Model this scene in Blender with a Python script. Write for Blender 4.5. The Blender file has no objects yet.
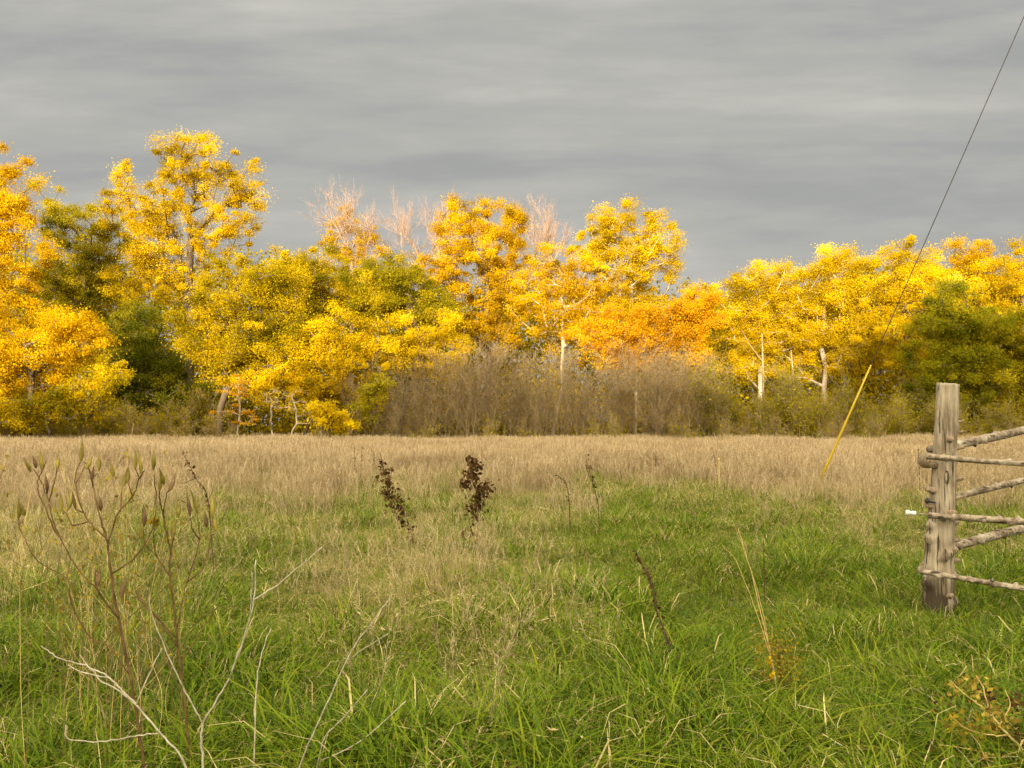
import bpy, math, random
import numpy as np
from mathutils import Vector

SEED = 7
rng = np.random.default_rng(SEED)
random.seed(SEED)
scene = bpy.context.scene
COL = scene.collection

# ------------------------------------------------------------------ camera
F = 800.0
CAM_H = 1.5
PITCH = math.atan(41.0 / F)
cam_d = bpy.data.cameras.new("camera")
cam_d.sensor_width = 36.0
cam_d.lens = F / 1024 * 36.0
cam_d.clip_start = 0.05
cam_d.clip_end = 3000
cam = bpy.data.objects.new("camera", cam_d)
cam.location = (0, 0, CAM_H)
cam.rotation_euler = (math.pi / 2 + PITCH, 0, 0)
COL.objects.link(cam)
scene.camera = cam


def at(px, py, y):
    """world point at depth y seen at a place of the photograph"""
    u = (px - 512) / F
    v = (384 - py) / F
    dx, dy, dz = u, math.cos(PITCH) - v * math.sin(PITCH), math.sin(PITCH) + v * math.cos(PITCH)
    t = y / dy
    return np.array([dx * t, y, CAM_H + dz * t])


# ------------------------------------------------------------------ noise
def _hash(ix, iy, s):
    h = (ix.astype(np.int64) * 374761393 + iy.astype(np.int64) * 668265263 + s * 974634777) & 0xFFFFFFFF
    h = ((h ^ (h >> 13)) * 1274126177) & 0xFFFFFFFF
    return ((h ^ (h >> 16)) & 0xFFFF) / 65535.0


def vnoise(x, y, s=0):
    x = np.asarray(x, float); y = np.asarray(y, float)
    ix = np.floor(x); iy = np.floor(y)
    fx = x - ix; fy = y - iy
    fx = fx * fx * (3 - 2 * fx); fy = fy * fy * (3 - 2 * fy)
    a = _hash(ix, iy, s); b = _hash(ix + 1, iy, s)
    c = _hash(ix, iy + 1, s); d = _hash(ix + 1, iy + 1, s)
    return (a * (1 - fx) + b * fx) * (1 - fy) + (c * (1 - fx) + d * fx) * fy


def fbm(x, y, s=0, o=3):
    t = 0; a = 0.5; n = 0
    for k in range(o):
        t = t + a * vnoise(np.asarray(x) * 2 ** k, np.asarray(y) * 2 ** k, s + k * 17)
        n += a; a *= 0.5
    return t / n


def gz(x, y):
    """height of the meadow"""
    x = np.asarray(x, float); y = np.asarray(y, float)
    near = np.exp(-(x * x + y * y) / 900.0)
    return (fbm(x / 1.7, y / 1.7, 3, 3) - 0.5) * 0.22 * near + (fbm(x / 14, y / 14, 5, 2) - 0.5) * 0.25 * (0.3 + near)


# ------------------------------------------------------------------ mesh helpers
def mesh_np(name, V, faces, mats, attrs=None, smooth=False):
    """faces: list of (k-gon array (n,k)); attrs: {name: per-face array}"""
    me = bpy.data.meshes.new(name)
    V = np.asarray(V, np.float32).reshape(-1, 3)
    faces = [np.asarray(f, np.int32) for f in faces if len(f)]
    loops = np.concatenate([f.ravel() for f in faces])
    tot = np.concatenate([np.full(len(f), f.shape[1], np.int32) for f in faces])
    start = np.concatenate([[0], np.cumsum(tot)[:-1]]).astype(np.int32)
    me.vertices.add(len(V)); me.vertices.foreach_set("co", V.ravel())
    me.loops.add(len(loops)); me.loops.foreach_set("vertex_index", loops)
    me.polygons.add(len(tot)); me.polygons.foreach_set("loop_start", start); me.polygons.foreach_set("loop_total", tot)
    if smooth:
        me.polygons.foreach_set("use_smooth", np.ones(len(tot), bool))
    for m in (mats if isinstance(mats, (list, tuple)) else [mats]):
        me.materials.append(m)
    for k, a in (attrs or {}).items():
        at_ = me.attributes.new(k, 'FLOAT', 'FACE')
        at_.data.foreach_set("value", np.asarray(a, np.float32))
    me.update(calc_edges=True)
    me.validate()
    return me


def link(name, me, parent=None, loc=None):
    o = bpy.data.objects.new(name, me)
    if parent is not None:
        o.parent = parent
    if loc is not None:
        o.location = loc
    COL.objects.link(o)
    return o


def tag(o, label, cat, group=None):
    o["label"] = label
    o["category"] = cat
    if group:
        o["group"] = group
    return o


def thing(name, label, cat, loc=(0, 0, 0), group=None):
    o = bpy.data.objects.new(name, None)
    o.empty_display_size = 0.2
    o.location = loc
    COL.objects.link(o)
    return tag(o, label, cat, group)


def prisms(P0, P1, R0, R1, k=5):
    """one tapered k-sided tube piece per edge -> V, quads"""
    P0 = np.asarray(P0, float); P1 = np.asarray(P1, float)
    d = P1 - P0
    d /= np.linalg.norm(d, axis=1, keepdims=True) + 1e-9
    ref = np.where(np.abs(d[:, 2:3]) > 0.9, [[1.0, 0, 0]], [[0, 0, 1.0]])
    a = np.cross(d, ref); a /= np.linalg.norm(a, axis=1, keepdims=True) + 1e-9
    b = np.cross(d, a)
    n = len(P0)
    th = np.arange(k) * 2 * math.pi / k
    ring = a[:, None, :] * np.cos(th)[None, :, None] + b[:, None, :] * np.sin(th)[None, :, None]
    V = np.concatenate([P0[:, None, :] + ring * np.asarray(R0)[:, None, None],
                        P1[:, None, :] + ring * np.asarray(R1)[:, None, None]], axis=1)
    base = (np.arange(n) * 2 * k)[:, None, None]
    i = np.arange(k); j = (i + 1) % k
    q = np.stack([i, j, j + k, i + k], axis=1)[None] + base
    return V.reshape(-1, 3), q.reshape(-1, 4)


def tube(pts, rad, k=8, caps=True):
    """smooth tube along a polyline with shared rings"""
    pts = np.asarray(pts, float); n = len(pts)
    rad = np.full(n, rad) if np.isscalar(rad) else np.asarray(rad, float)
    t = np.gradient(pts, axis=0); t /= np.linalg.norm(t, axis=1, keepdims=True) + 1e-9
    a = np.cross(t[0], [0.31, 0.95, 0.1]); a /= np.linalg.norm(a)
    V = []
    th = np.arange(k) * 2 * math.pi / k
    for i in range(n):
        a = a - t[i] * np.dot(a, t[i]); a /= np.linalg.norm(a)
        b = np.cross(t[i], a)
        V.append(pts[i] + rad[i] * (np.cos(th)[:, None] * a + np.sin(th)[:, None] * b))
    V = np.concatenate(V)
    q = []
    for i in range(n - 1):
        for j in range(k):
            jj = (j + 1) % k
            q.append((i * k + j, i * k + jj, (i + 1) * k + jj, (i + 1) * k + j))
    tri = []
    if caps:
        V = np.concatenate([V, pts[:1], pts[-1:]])
        c0, c1 = n * k, n * k + 1
        for j in range(k):
            jj = (j + 1) % k
            tri.append((c0, jj, j)); tri.append((c1, (n - 1) * k + j, (n - 1) * k + jj))
    return V, np.array(q, np.int32), np.array(tri, np.int32).reshape(-1, 3)


class MB:
    """collects pieces for one mesh"""
    def __init__(s):
        s.V = []; s.f = {}; s.n = 0

    def add(s, V, *faces):
        for f in faces:
            f = np.asarray(f, np.int32)
            if len(f):
                s.f.setdefault(f.shape[1], []).append(f + s.n)
        s.V.append(np.asarray(V, float).reshape(-1, 3)); s.n += len(s.V[-1])
        return s

    def tube(s, pts, rad, k=8, caps=True):
        return s.add(*tube(pts, rad, k, caps))

    def build(s, name, mat, parent=None, smooth=True, origin=None):
        V = np.concatenate(s.V)
        if origin is not None:
            V = V - np.asarray(origin)
        me = mesh_np(name, V, [np.concatenate(v) for v in s.f.values()], mat, smooth=smooth)
        return link(name, me, parent)


def smooth_line(pts, n=6):
    """Catmull-Rom through the points"""
    p = [np.asarray(q, float) for q in pts]
    p = [2 * p[0] - p[1]] + p + [2 * p[-1] - p[-2]]
    out = []
    for i in range(1, len(p) - 2):
        for k in range(n):
            t = k / n
            out.append(0.5 * ((2 * p[i]) + (-p[i - 1] + p[i + 1]) * t + (2 * p[i - 1] - 5 * p[i] + 4 * p[i + 1] - p[i + 2]) * t * t
                              + (-p[i - 1] + 3 * p[i] - 3 * p[i + 1] + p[i + 2]) * t ** 3))
    out.append(p[-2])
    return np.array(out)


def blob(c, ax, l, w, k=8, m=7, flat=1.0, tip=1.0):
    """spindle (pod, bud, leaf-like) with its base at c along ax"""
    ax = np.asarray(ax, float); ax /= np.linalg.norm(ax)
    a = np.cross(ax, [0.2, 0.9, 0.3]); a /= np.linalg.norm(a); b = np.cross(ax, a)
    th = np.arange(k) * 2 * math.pi / k
    V = []
    for i in range(m):
        t = i / (m - 1)
        r = w * (math.sin(math.pi * min(1, t ** 0.8 * 0.98 + 0.02)) ** tip + 0.04)
        V.append(np.asarray(c) + ax * l * t + r * (np.cos(th)[:, None] * a + flat * np.sin(th)[:, None] * b))
    V = np.concatenate(V)
    q = [(i * k + j, i * k + (j + 1) % k, (i + 1) * k + (j + 1) % k, (i + 1) * k + j) for i in range(m - 1) for j in range(k)]
    return V, np.array(q)


# ------------------------------------------------------------------ materials
def new_mat(name):
    m = bpy.data.materials.new(name); m.use_nodes = True
    nt = m.node_tree; nt.nodes.clear()
    return m, nt, nt.nodes.new('ShaderNodeOutputMaterial')


def ramp(nt, stops):
    r = nt.nodes.new('ShaderNodeValToRGB')
    e = r.color_ramp.elements
    while len(e) < len(stops):
        e.new(0.5)
    for q, (p, c) in zip(e, stops):
        q.position = p; q.color = (*c, 1)
    return r


def leaf_mat(name, cols, trans=0.48, rough=0.7, noise_scale=0.3, noise_amt=0.5, spec=0.05):
    m, nt, out = new_mat(name)
    N = nt.nodes.new; L = nt.links.new
    a = N('ShaderNodeAttribute'); a.attribute_name = 'tint'
    geo = N('ShaderNodeNewGeometry')
    no = N('ShaderNodeTexNoise'); no.inputs['Scale'].default_value = noise_scale; no.inputs['Detail'].default_value = 2
    L(geo.outputs['Position'], no.inputs['Vector'])
    s1 = N('ShaderNodeMath'); s1.operation = 'SUBTRACT'; s1.inputs[1].default_value = 0.5
    L(no.outputs['Fac'], s1.inputs[0])
    s2 = N('ShaderNodeMath'); s2.operation = 'MULTIPLY_ADD'; s2.inputs[1].default_value = noise_amt * 2
    L(s1.outputs[0], s2.inputs[0]); L(a.outputs['Fac'], s2.inputs[2])
    n = len(cols)
    r = ramp(nt, [(i / (n - 1), c) for i, c in enumerate(cols)])
    L(s2.outputs[0], r.inputs['Fac'])
    p = N('ShaderNodeBsdfPrincipled'); p.inputs['Roughness'].default_value = rough
    p.inputs['Specular IOR Level'].default_value = spec
    t = N('ShaderNodeBsdfTranslucent'); mx = N('ShaderNodeMixShader'); mx.inputs[0].default_value = trans
    L(r.outputs['Color'], p.inputs['Base Color']); L(r.outputs['Color'], t.inputs['Color'])
    L(p.outputs[0], mx.inputs[1]); L(t.outputs[0], mx.inputs[2]); L(mx.outputs[0], out.inputs['Surface'])
    return m


def noise_mat(name, cols, scale=8.0, rough=0.85, stretch=(1, 1, 1), bump=0.3, coord='Object', detail=6, bump_scale=None, spec=0.2, pos=None):
    m, nt, out = new_mat(name)
    N = nt.nodes.new; L = nt.links.new
    tc = N('ShaderNodeTexCoord'); mp = N('ShaderNodeMapping'); mp.inputs['Scale'].default_value = stretch
    L(tc.outputs[coord], mp.inputs['Vector'])
    no = N('ShaderNodeTexNoise'); no.inputs['Scale'].default_value = scale; no.inputs['Detail'].default_value = detail
    no.inputs['Roughness'].default_value = 0.65
    L(mp.outputs[0], no.inputs['Vector'])
    n = len(cols)
    r = ramp(nt, [((pos[i] if pos else 0.3 + 0.4 * i / (n - 1)), c) for i, c in enumerate(cols)])
    L(no.outputs['Fac'], r.inputs['Fac'])
    p = N('ShaderNodeBsdfPrincipled'); p.inputs['Roughness'].default_value = rough
    p.inputs['Specular IOR Level'].default_value = spec
    L(r.outputs['Color'], p.inputs['Base Color'])
    if bump:
        n2 = N('ShaderNodeTexNoise'); n2.inputs['Scale'].default_value = bump_scale or scale * 2; n2.inputs['Detail'].default_value = 8
        L(mp.outputs[0], n2.inputs['Vector'])
        b = N('ShaderNodeBump'); b.inputs['Strength'].default_value = bump; b.inputs['Distance'].default_value = 0.02
        L(n2.outputs['Fac'], b.inputs['Height']); L(b.outputs[0], p.inputs['Normal'])
    L(p.outputs[0], out.inputs['Surface'])
    return m


M = {}
M['gold'] = leaf_mat('gold_leaves', [(.26, .165, .003), (.54, .335, .003), (.75, .49, .004), (.87, .64, .010)])
M['yellow'] = leaf_mat('yellow_leaves', [(.24, .175, .003), (.52, .365, .003), (.76, .54, .004), (.88, .68, .012)])
M['lemon'] = leaf_mat('yellow_green_leaves', [(.13, .115, .003), (.34, .265, .003), (.62, .45, .004), (.82, .60, .008)])
M['olive'] = leaf_mat('olive_leaves', [(.10, .10, .004), (.24, .21, .005), (.42, .335, .007), (.66, .50, .010)])
M['green'] = leaf_mat('green_leaves', [(.12, .125, .005), (.23, .225, .007), (.36, .32, .010), (.58, .46, .018)])
M['dark'] = leaf_mat('dark_leaves', [(.05, .065, .004), (.11, .125, .006), (.20, .195, .008), (.38, .31, .012)])
M['orange'] = leaf_mat('orange_leaves', [(.38, .18, .004), (.62, .33, .005), (.77, .44, .006), (.84, .58, .014)])
M['brownleaf'] = leaf_mat('withered_leaves', [(.14, .09, .018), (.28, .19, .035), (.42, .30, .055), (.56, .43, .09)])
M['ochre'] = leaf_mat('ochre_leaves', [(.12, .12, .008), (.29, .26, .010), (.48, .40, .014), (.70, .55, .02)])
M['bark'] = noise_mat('brown_bark', [(.05, .035, .022), (.12, .09, .06), (.2, .16, .11)], 3, stretch=(1, 1, .25))
M['palebark'] = noise_mat('pale_bark', [(.22, .17, .11), (.42, .35, .25), (.60, .52, .42)], 2.2, stretch=(1, 1, .35))
M['pinktwig'] = noise_mat('bare_twigs', [(.28, .185, .14), (.40, .28, .21), (.50, .37, .29)], 2, bump=0)
M['browntwig'] = noise_mat('brown_twigs', [(.17, .12, .065), (.30, .22, .125), (.46, .36, .22)], 1.5, bump=0)

# ------------------------------------------------------------------ sun and sky
SUN_EL = math.radians(9.0)
SUN_AZ = math.radians(14.0)            # the sun stands behind the camera, this far to the left
to_sun = Vector((-math.sin(SUN_AZ) * math.cos(SUN_EL), -math.cos(SUN_AZ) * math.cos(SUN_EL), math.sin(SUN_EL)))
sd = bpy.data.lights.new("sun", 'SUN')
sd.energy = 4.5
sd.color = (1.0, 0.84, 0.62)
sd.angle = math.radians(0.5)
so = bpy.data.objects.new("sun", sd)
so.rotation_euler = to_sun.to_track_quat('Z', 'Y').to_euler()
so.location = (0, -30, 40)
COL.objects.link(so)

w = bpy.data.worlds.new("World"); scene.world = w; w.use_nodes = True
nt = w.node_tree; nt.nodes.clear()
N = nt.nodes.new; L = nt.links.new


def mth(op, a=None, b=None, c=None, clamp=False):
    n = N('ShaderNodeMath'); n.operation = op; n.use_clamp = clamp
    for i, v in enumerate((a, b, c)):
        if v is None:
            continue
        if isinstance(v, (int, float)):
            n.inputs[i].default_value = v
        else:
            L(v, n.inputs[i])
    return n.outputs[0]


sky = N('ShaderNodeTexSky'); sky.sky_type = 'NISHITA'; sky.sun_disc = False
sky.sun_elevation = SUN_EL
# rotation 0 puts the sun at +Y; positive turns it clockwise seen from above
sky.sun_rotation = math.atan2(to_sun.x, to_sun.y)
sky.dust_density = 2.0
bg1 = N('ShaderNodeBackground'); bg1.inputs['Strength'].default_value = 0.15
L(sky.outputs[0], bg1.inputs['Color'])
tc = N('ShaderNodeTexCoord')
sep = N('ShaderNodeSeparateXYZ'); L(tc.outputs['Generated'], sep.inputs[0])
# stratus layers: direction projected on a high level sheet, stretched across the view
zz = mth('MAXIMUM', sep.outputs['Z'], 0.0)
den = mth('ADD', zz, 0.22)
cx = mth('DIVIDE', sep.outputs['X'], den); cy = mth('DIVIDE', sep.outputs['Y'], den)
tilt = mth('MULTIPLY_ADD', cx, 0.07, cy)
cmb = N('ShaderNodeCombineXYZ'); yy = mth('MAXIMUM', sep.outputs['Y'], 0.35); xr = mth('DIVIDE', sep.outputs['X'], yy); zt = mth('MULTIPLY_ADD', xr, -.012, mth('DIVIDE', sep.outputs['Z'], yy)); L(mth('MULTIPLY', xr, 0.8), cmb.inputs[0]); L(mth('MULTIPLY', zt, 6.0), cmb.inputs[1])
n1 = N('ShaderNodeTexNoise'); n1.inputs['Scale'].default_value = 1.15; n1.inputs['Detail'].default_value = 6
n1.inputs['Roughness'].default_value = 0.5; n1.inputs['Distortion'].default_value = 0.25
L(cmb.outputs[0], n1.inputs['Vector'])
cmb2 = N('ShaderNodeCombineXYZ'); L(mth('MULTIPLY', xr, 3.2), cmb2.inputs[0]); L(mth('MULTIPLY', zt, 16.0), cmb2.inputs[1])
n2 = N('ShaderNodeTexNoise'); n2.inputs['Scale'].default_value = 1.6; n2.inputs['Detail'].default_value = 7
n2.inputs['Roughness'].default_value = 0.6
L(cmb2.outputs[0], n2.inputs['Vector'])
mix = mth('ADD', mth('MULTIPLY', n1.outputs['Fac'], 0.78), mth('MULTIPLY', n2.outputs['Fac'], 0.22))
cr = ramp(nt, [(0.30, (.165, .170, .170)), (0.43, (.196, .199, .193)), (0.53, (.240, .238, .222)), (0.60, (.275, .271, .250)), (0.72, (.33, .325, .30))])
L(mix, cr.inputs['Fac'])
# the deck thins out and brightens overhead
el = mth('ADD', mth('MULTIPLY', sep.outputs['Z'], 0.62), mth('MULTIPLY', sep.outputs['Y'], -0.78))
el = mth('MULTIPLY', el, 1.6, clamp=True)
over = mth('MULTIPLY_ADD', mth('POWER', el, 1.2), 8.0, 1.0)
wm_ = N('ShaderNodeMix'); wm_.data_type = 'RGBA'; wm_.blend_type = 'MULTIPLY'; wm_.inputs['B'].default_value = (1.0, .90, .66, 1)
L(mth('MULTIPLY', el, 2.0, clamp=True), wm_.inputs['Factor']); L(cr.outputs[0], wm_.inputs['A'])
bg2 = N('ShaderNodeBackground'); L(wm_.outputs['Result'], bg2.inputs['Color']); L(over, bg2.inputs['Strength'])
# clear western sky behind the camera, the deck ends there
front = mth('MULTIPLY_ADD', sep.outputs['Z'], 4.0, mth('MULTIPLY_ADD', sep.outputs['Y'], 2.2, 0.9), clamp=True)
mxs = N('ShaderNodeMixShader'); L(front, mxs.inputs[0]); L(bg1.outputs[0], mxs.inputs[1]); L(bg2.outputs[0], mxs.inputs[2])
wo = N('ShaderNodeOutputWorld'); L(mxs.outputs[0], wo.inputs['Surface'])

# ------------------------------------------------------------------ ground sheet
def spaced(lim, n, c):
    t = np.linspace(-1, 1, n)
    return np.sinh(t * c) / math.sinh(c) * lim


gxs = spaced(900, 181, 7.0); gys = spaced(900, 181, 7.0) + 8
GX, GY = np.meshgrid(gxs, gys)
GZ = gz(GX, GY)
idx = np.arange(181 * 181).reshape(181, 181)
q = np.stack([idx[:-1, :-1], idx[:-1, 1:], idx[1:, 1:], idx[1:, :-1]], -1).reshape(-1, 4)
gm, gnt, gout = new_mat('meadow_soil')
_N = gnt.nodes.new; _L = gnt.links.new
_g = _N('ShaderNodeNewGeometry')
_n = _N('ShaderNodeTexNoise'); _n.inputs['Scale'].default_value = 2.5; _n.inputs['Detail'].default_value = 8
_L(_g.outputs['Position'], _n.inputs['Vector'])
_r = ramp(gnt, [(0.3, (.035, .03, .015)), (0.5, (.06, .065, .02)), (0.7, (.13, .11, .05))])
_L(_n.outputs['Fac'], _r.inputs['Fac'])
_p = _N('ShaderNodeBsdfPrincipled'); _p.inputs['Roughness'].default_value = 0.95; _p.inputs['Specular IOR Level'].default_value = 0.1
_b = _N('ShaderNodeBump'); _b.inputs['Distance'].default_value = 0.05; _L(_n.outputs['Fac'], _b.inputs['Height']); _L(_b.outputs[0], _p.inputs['Normal'])
_L(_r.outputs[0], _p.inputs['Base Color']); _L(_p.outputs[0], gout.inputs['Surface'])
ground = link("ground", mesh_np("ground", np.stack([GX, GY, GZ], -1).reshape(-1, 3), [q], gm, smooth=True))
ground["kind"] = "structure"

# unseen ridge added behind the camera, crest shaped to cast the wanted shadow line
HY = -200.0
tan_e = math.tan(SUN_EL) / math.cos(SUN_AZ)
shadow_px = [-900, -200, 0, 60, 200, 330, 385, 470, 600, 720, 800, 880, 925, 960, 1000, 1060, 1500]
shadow_z = [0.5, 0.5, 0.3, 1.0, 1.8, 0.6, 3.2, 5.0, 4.0, 3.6, 3.6, 4.2, 7.0, 8.6, 8.0, 6.5, 5.0]
TY = 53.0
sx = (np.array(shadow_px) - 512) / F * TY
hx = np.linspace(-420, 380, 401)
tree_x = hx + (TY - HY) * math.tan(SUN_AZ)
crest = np.interp(tree_x, sx, shadow_z) + (TY - HY) * tan_e
crest = crest + (fbm(hx / 3.0, hx * 0, 9, 2) - 0.5) * 0.8
crest = crest * np.clip(1.2 - np.abs(hx + 40) / 420, 0.0, 1.0) ** 0.4
prof = np.array([[-260, 0.0], [-160, 0.25], [-80, 0.7], [-25, .97], [0, 1.0], [20, .93], [70, .5], [120, .15], [150, -0.02]])
HV = []
for dy, s in prof:
    HV.append(np.stack([hx, np.full_like(hx, HY + dy), crest * s - 0.3], -1))
HV = np.array(HV); nh = len(hx)
idx = np.arange(len(prof) * nh).reshape(len(prof), nh)
q = np.stack([idx[:-1, :-1], idx[:-1, 1:], idx[1:, 1:], idx[1:, :-1]], -1).reshape(-1, 4)
unseen_shade_hill = link("unseen_shade_hill", mesh_np("unseen_shade_hill", HV.reshape(-1, 3), [q],
                            noise_mat('shade_hill_turf', [(.05, .06, .02), (.1, .11, .03), (.2, .17, .08)], .2, bump=0), smooth=True))
unseen_shade_hill["kind"] = "structure"

# ------------------------------------------------------------------ trees
def leaves_np(C, size, r, aspect=0.62, up=0.0):
    """C centres -> rhombic leaf quads, randomly turned"""
    n = len(C)
    d = r.normal(size=(n, 3)); d[:, 2] -= 0.25; d /= np.linalg.norm(d, axis=1, keepdims=True)
    e = r.normal(size=(n, 3)); e[:, 2] += up
    a = np.cross(d, e); a /= np.linalg.norm(a, axis=1, keepdims=True) + 1e-9
    nn = np.cross(d, a)
    s = size * r.uniform(0.6, 1.25, (n, 1))
    V = np.stack([C - d * s * .5, C + a * s * aspect * .5 + nn * s * .08, C + d * s * .5, C - a * s * aspect * .5 + nn * s * .08], 1)
    return V.reshape(-1, 3), np.arange(n * 4).reshape(n, 4)


def skeleton(base, top, tips, r, lean=(0, 0), nt_=9, wob=0.25):
    """grow limbs from a trunk to every tip; returns nodes, parent, weight"""
    P = []; par = []
    for i in range(nt_):
        t = i / (nt_ - 1)
        p = base + (top - base) * t
        p = p + np.array([math.sin(t * 3.1) * lean[0], math.sin(t * 3.1) * lean[1], 0])
        p[:2] += r.normal(size=2) * wob * (0 if i == 0 else 1) * 0.4
        P.append(p); par.append(i - 1)
    ntk = nt_
    tr = np.array(P)
    d = np.array([np.min(np.linalg.norm(tr - t, axis=1)) for t in tips])
    W = [0.0] * len(P)
    for ti in np.argsort(d):
        tip = tips[ti]
        A = np.array(P)
        v = tip - A
        dist = np.linalg.norm(v, axis=1)
        slope = v[:, 2] / (dist + 1e-6)
        low = np.zeros(len(A)); low[0] = 99; low[1] = 3
        cost = dist * (1 + 0.9 * np.clip(0.35 - slope, 0, 2)) + low[:len(A)]
        k = int(np.argmin(cost))
        s = P[k]; Ld = float(dist[k])
        m = max(1, int(Ld / 0.9))
        prev = k
        side = r.normal(size=3) * Ld * 0.09
        for j in range(1, m + 1):
            t = j / m
            p = s + (tip - s) * t + side * math.sin(t * math.pi) + np.array([0, 0, -0.1 * Ld * math.sin(t * math.pi)])
            if j < m:
                p = p + r.normal(size=3) * 0.07
            P.append(p); par.append(prev); W.append(0.0); prev = len(P) - 1
        W[prev] = 1.0
    W = np.array(W)
    for i in range(len(P) - 1, 0, -1):
        W[par[i]] += W[i]
    return np.array(P), np.array(par), W


def tips_in(ells, n, r, y, depth_k=0.85, shell=0.62, low=0.0):
    """clump centres in ellipsoids given as photo places at depth y"""
    out = []
    area = np.array([e[2] * e[3] for e in ells], float); cnt = np.maximum(3, (n * area / area.sum())).astype(int)
    for e, c in zip(ells, cnt):
        ctr = at(e[0], e[1], y); k = y / F
        rad = np.array([e[2] * k, min(e[2], e[3] * 1.2) * k * depth_k, e[3] * k])
        v = r.normal(size=(c, 3)); v /= np.linalg.norm(v, axis=1, keepdims=True)
        rr = np.where(r.uniform(size=c) < shell, r.uniform(.8, 1.04, c), r.uniform(.15, .8, c))
        p = ctr + v * rr[:, None] * rad
        out.append(p)
    out = np.concatenate(out)
    out[:, 2] = np.maximum(out[:, 2], 0.9)
    return out


def tree(label, px, y, ells, mat, bark='bark', n_tips=90, leaf=0.118, per=120, cl=0.62, trunk_r=0.2, seed=1, name='deciduous_tree',
         cat='tree', group=None, flat=0.75, twigs=3, top_k=0.8, lean=(0.2, 0.1), bare_top=None, sparse=None):
    r = np.random.default_rng(seed)
    base = at(px, 430, y); base[2] = 0.0
    if name == 'deciduous_tree':
        n_tips = int(n_tips * 1.6)
    tips = tips_in(ells, n_tips, r, y)
    zmax = tips[:, 2].max()
    cen = tips[tips[:, 2] > np.median(tips[:, 2])].mean(0)
    top = np.array([cen[0], cen[1], zmax * top_k])
    top[:2] = base[:2] * 0.45 + top[:2] * 0.55
    root = thing(name, label, cat, tuple(base), group)
    P, par, W = skeleton(base, top, tips, r, lean)
    P = P - base
    R = np.clip(0.017 * np.power(np.maximum(W, 1), 0.5), 0.017, trunk_r)
    R[0] = trunk_r * 1.35
    e = np.arange(1, len(P))
    R0 = R[par[e]]; R0 = np.minimum(R0, R[e] * 1.7)
    V, q = prisms(P[par[e]], P[e], R0, R[e], 6)
    # twigs inside each clump
    mb = MB().add(V, q)
    T = tips - base
    if twigs:
        t0 = np.repeat(T, twigs, 0); dv = r.normal(size=t0.shape); dv[:, 2] = np.abs(dv[:, 2]) * .8
        dv /= np.linalg.norm(dv, axis=1, keepdims=True)
        t1 = t0 + dv * r.uniform(.4, 1.0, (len(t0), 1)) * cl * 1.3
        V, q = prisms(t0, t1, np.full(len(t0), .016), np.full(len(t0), .006), 3); mb.add(V, q)
    if bare_top:
        for (bx, by, n_b) in bare_top:
            V, q = bare_branches(at(bx, by, y) - base, n_b, r); mb.add(V, q)
    mb.build('trunk', M[bark], root)
    # leaves in uneven clumps
    pn = (per * 3.2 * r.uniform(.35, 1.45, len(T))).astype(int)
    if sparse is not None:
        pn = (pn * np.where(T[:, 2] > np.quantile(T[:, 2], .75), sparse, 1)).astype(int)
    c = np.repeat(T, pn, 0)
    ctint = np.repeat(r.normal(.5, .19, len(T)), pn)
    csz = np.repeat(r.uniform(.45, 1.5, len(T)), pn)
    wide = np.where(r.uniform(size=len(c)) < .22, 1.6, 1.0)
    # each clump is a flattened spray with a direction of its own
    ax = r.normal(size=(len(T), 3)); ax[:, 2] *= .45; ax /= np.linalg.norm(ax, axis=1, keepdims=True)
    off = np.clip(r.normal(size=c.shape), -1.7, 1.7) * (cl * .40) * (csz * wide)[:, None] + np.repeat(ax, pn, 0) * (np.clip(r.normal(size=len(c)), -1.6, 1.6) * cl * .36 * csz)[:, None]
    off[:, 2] *= flat
    # a share of the leaves follows twigs in little sprays
    C = c + off
    C[:, 2] = np.maximum(C[:, 2], .25 + r.uniform(0, .4, len(C)))
    V, q = leaves_np(C, leaf, r)
    tint = np.clip(ctint + r.normal(0, .09, len(C)), 0.02, .98)
    link('crown', mesh_np('crown', V, [q], M[mat], {'tint': tint}), root)
    return root


def bare_branches(base, n, r, h=3.5, spread=.30):
    """upright spray of leafless branches"""
    P0 = []; P1 = []; R0 = []; R1 = []
    def rec(p, d, l, rad, lev):
        k = 3
        for _ in range(k):
            d2 = d + r.normal(size=3) * .2; d2[2] += .06; d2 /= np.linalg.norm(d2)
            p2 = p + d2 * l / k
            P0.append(p); P1.append(p2); R0.append(rad); R1.append(rad * .8)
            if lev < 3:
                for _s in range(2 if lev < 2 else 3):
                    d3 = d2 + r.normal(size=3) * .42; d3[2] += .25; d3 /= np.linalg.norm(d3)
                    rec(p2, d3, l * r.uniform(.45, .65), rad * .6, lev + 1)
            p = p2; d = d2; rad *= .8
    for _ in range(n):
        d = np.array([r.normal() * spread, r.normal() * spread, 1.0]); d /= np.linalg.norm(d)
        rec(np.asarray(base) + r.normal(size=3) * .15, d, h * r.uniform(.7, 1.1), .06, 0)
    return prisms(P0, P1, R0, R1, 3)


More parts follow.
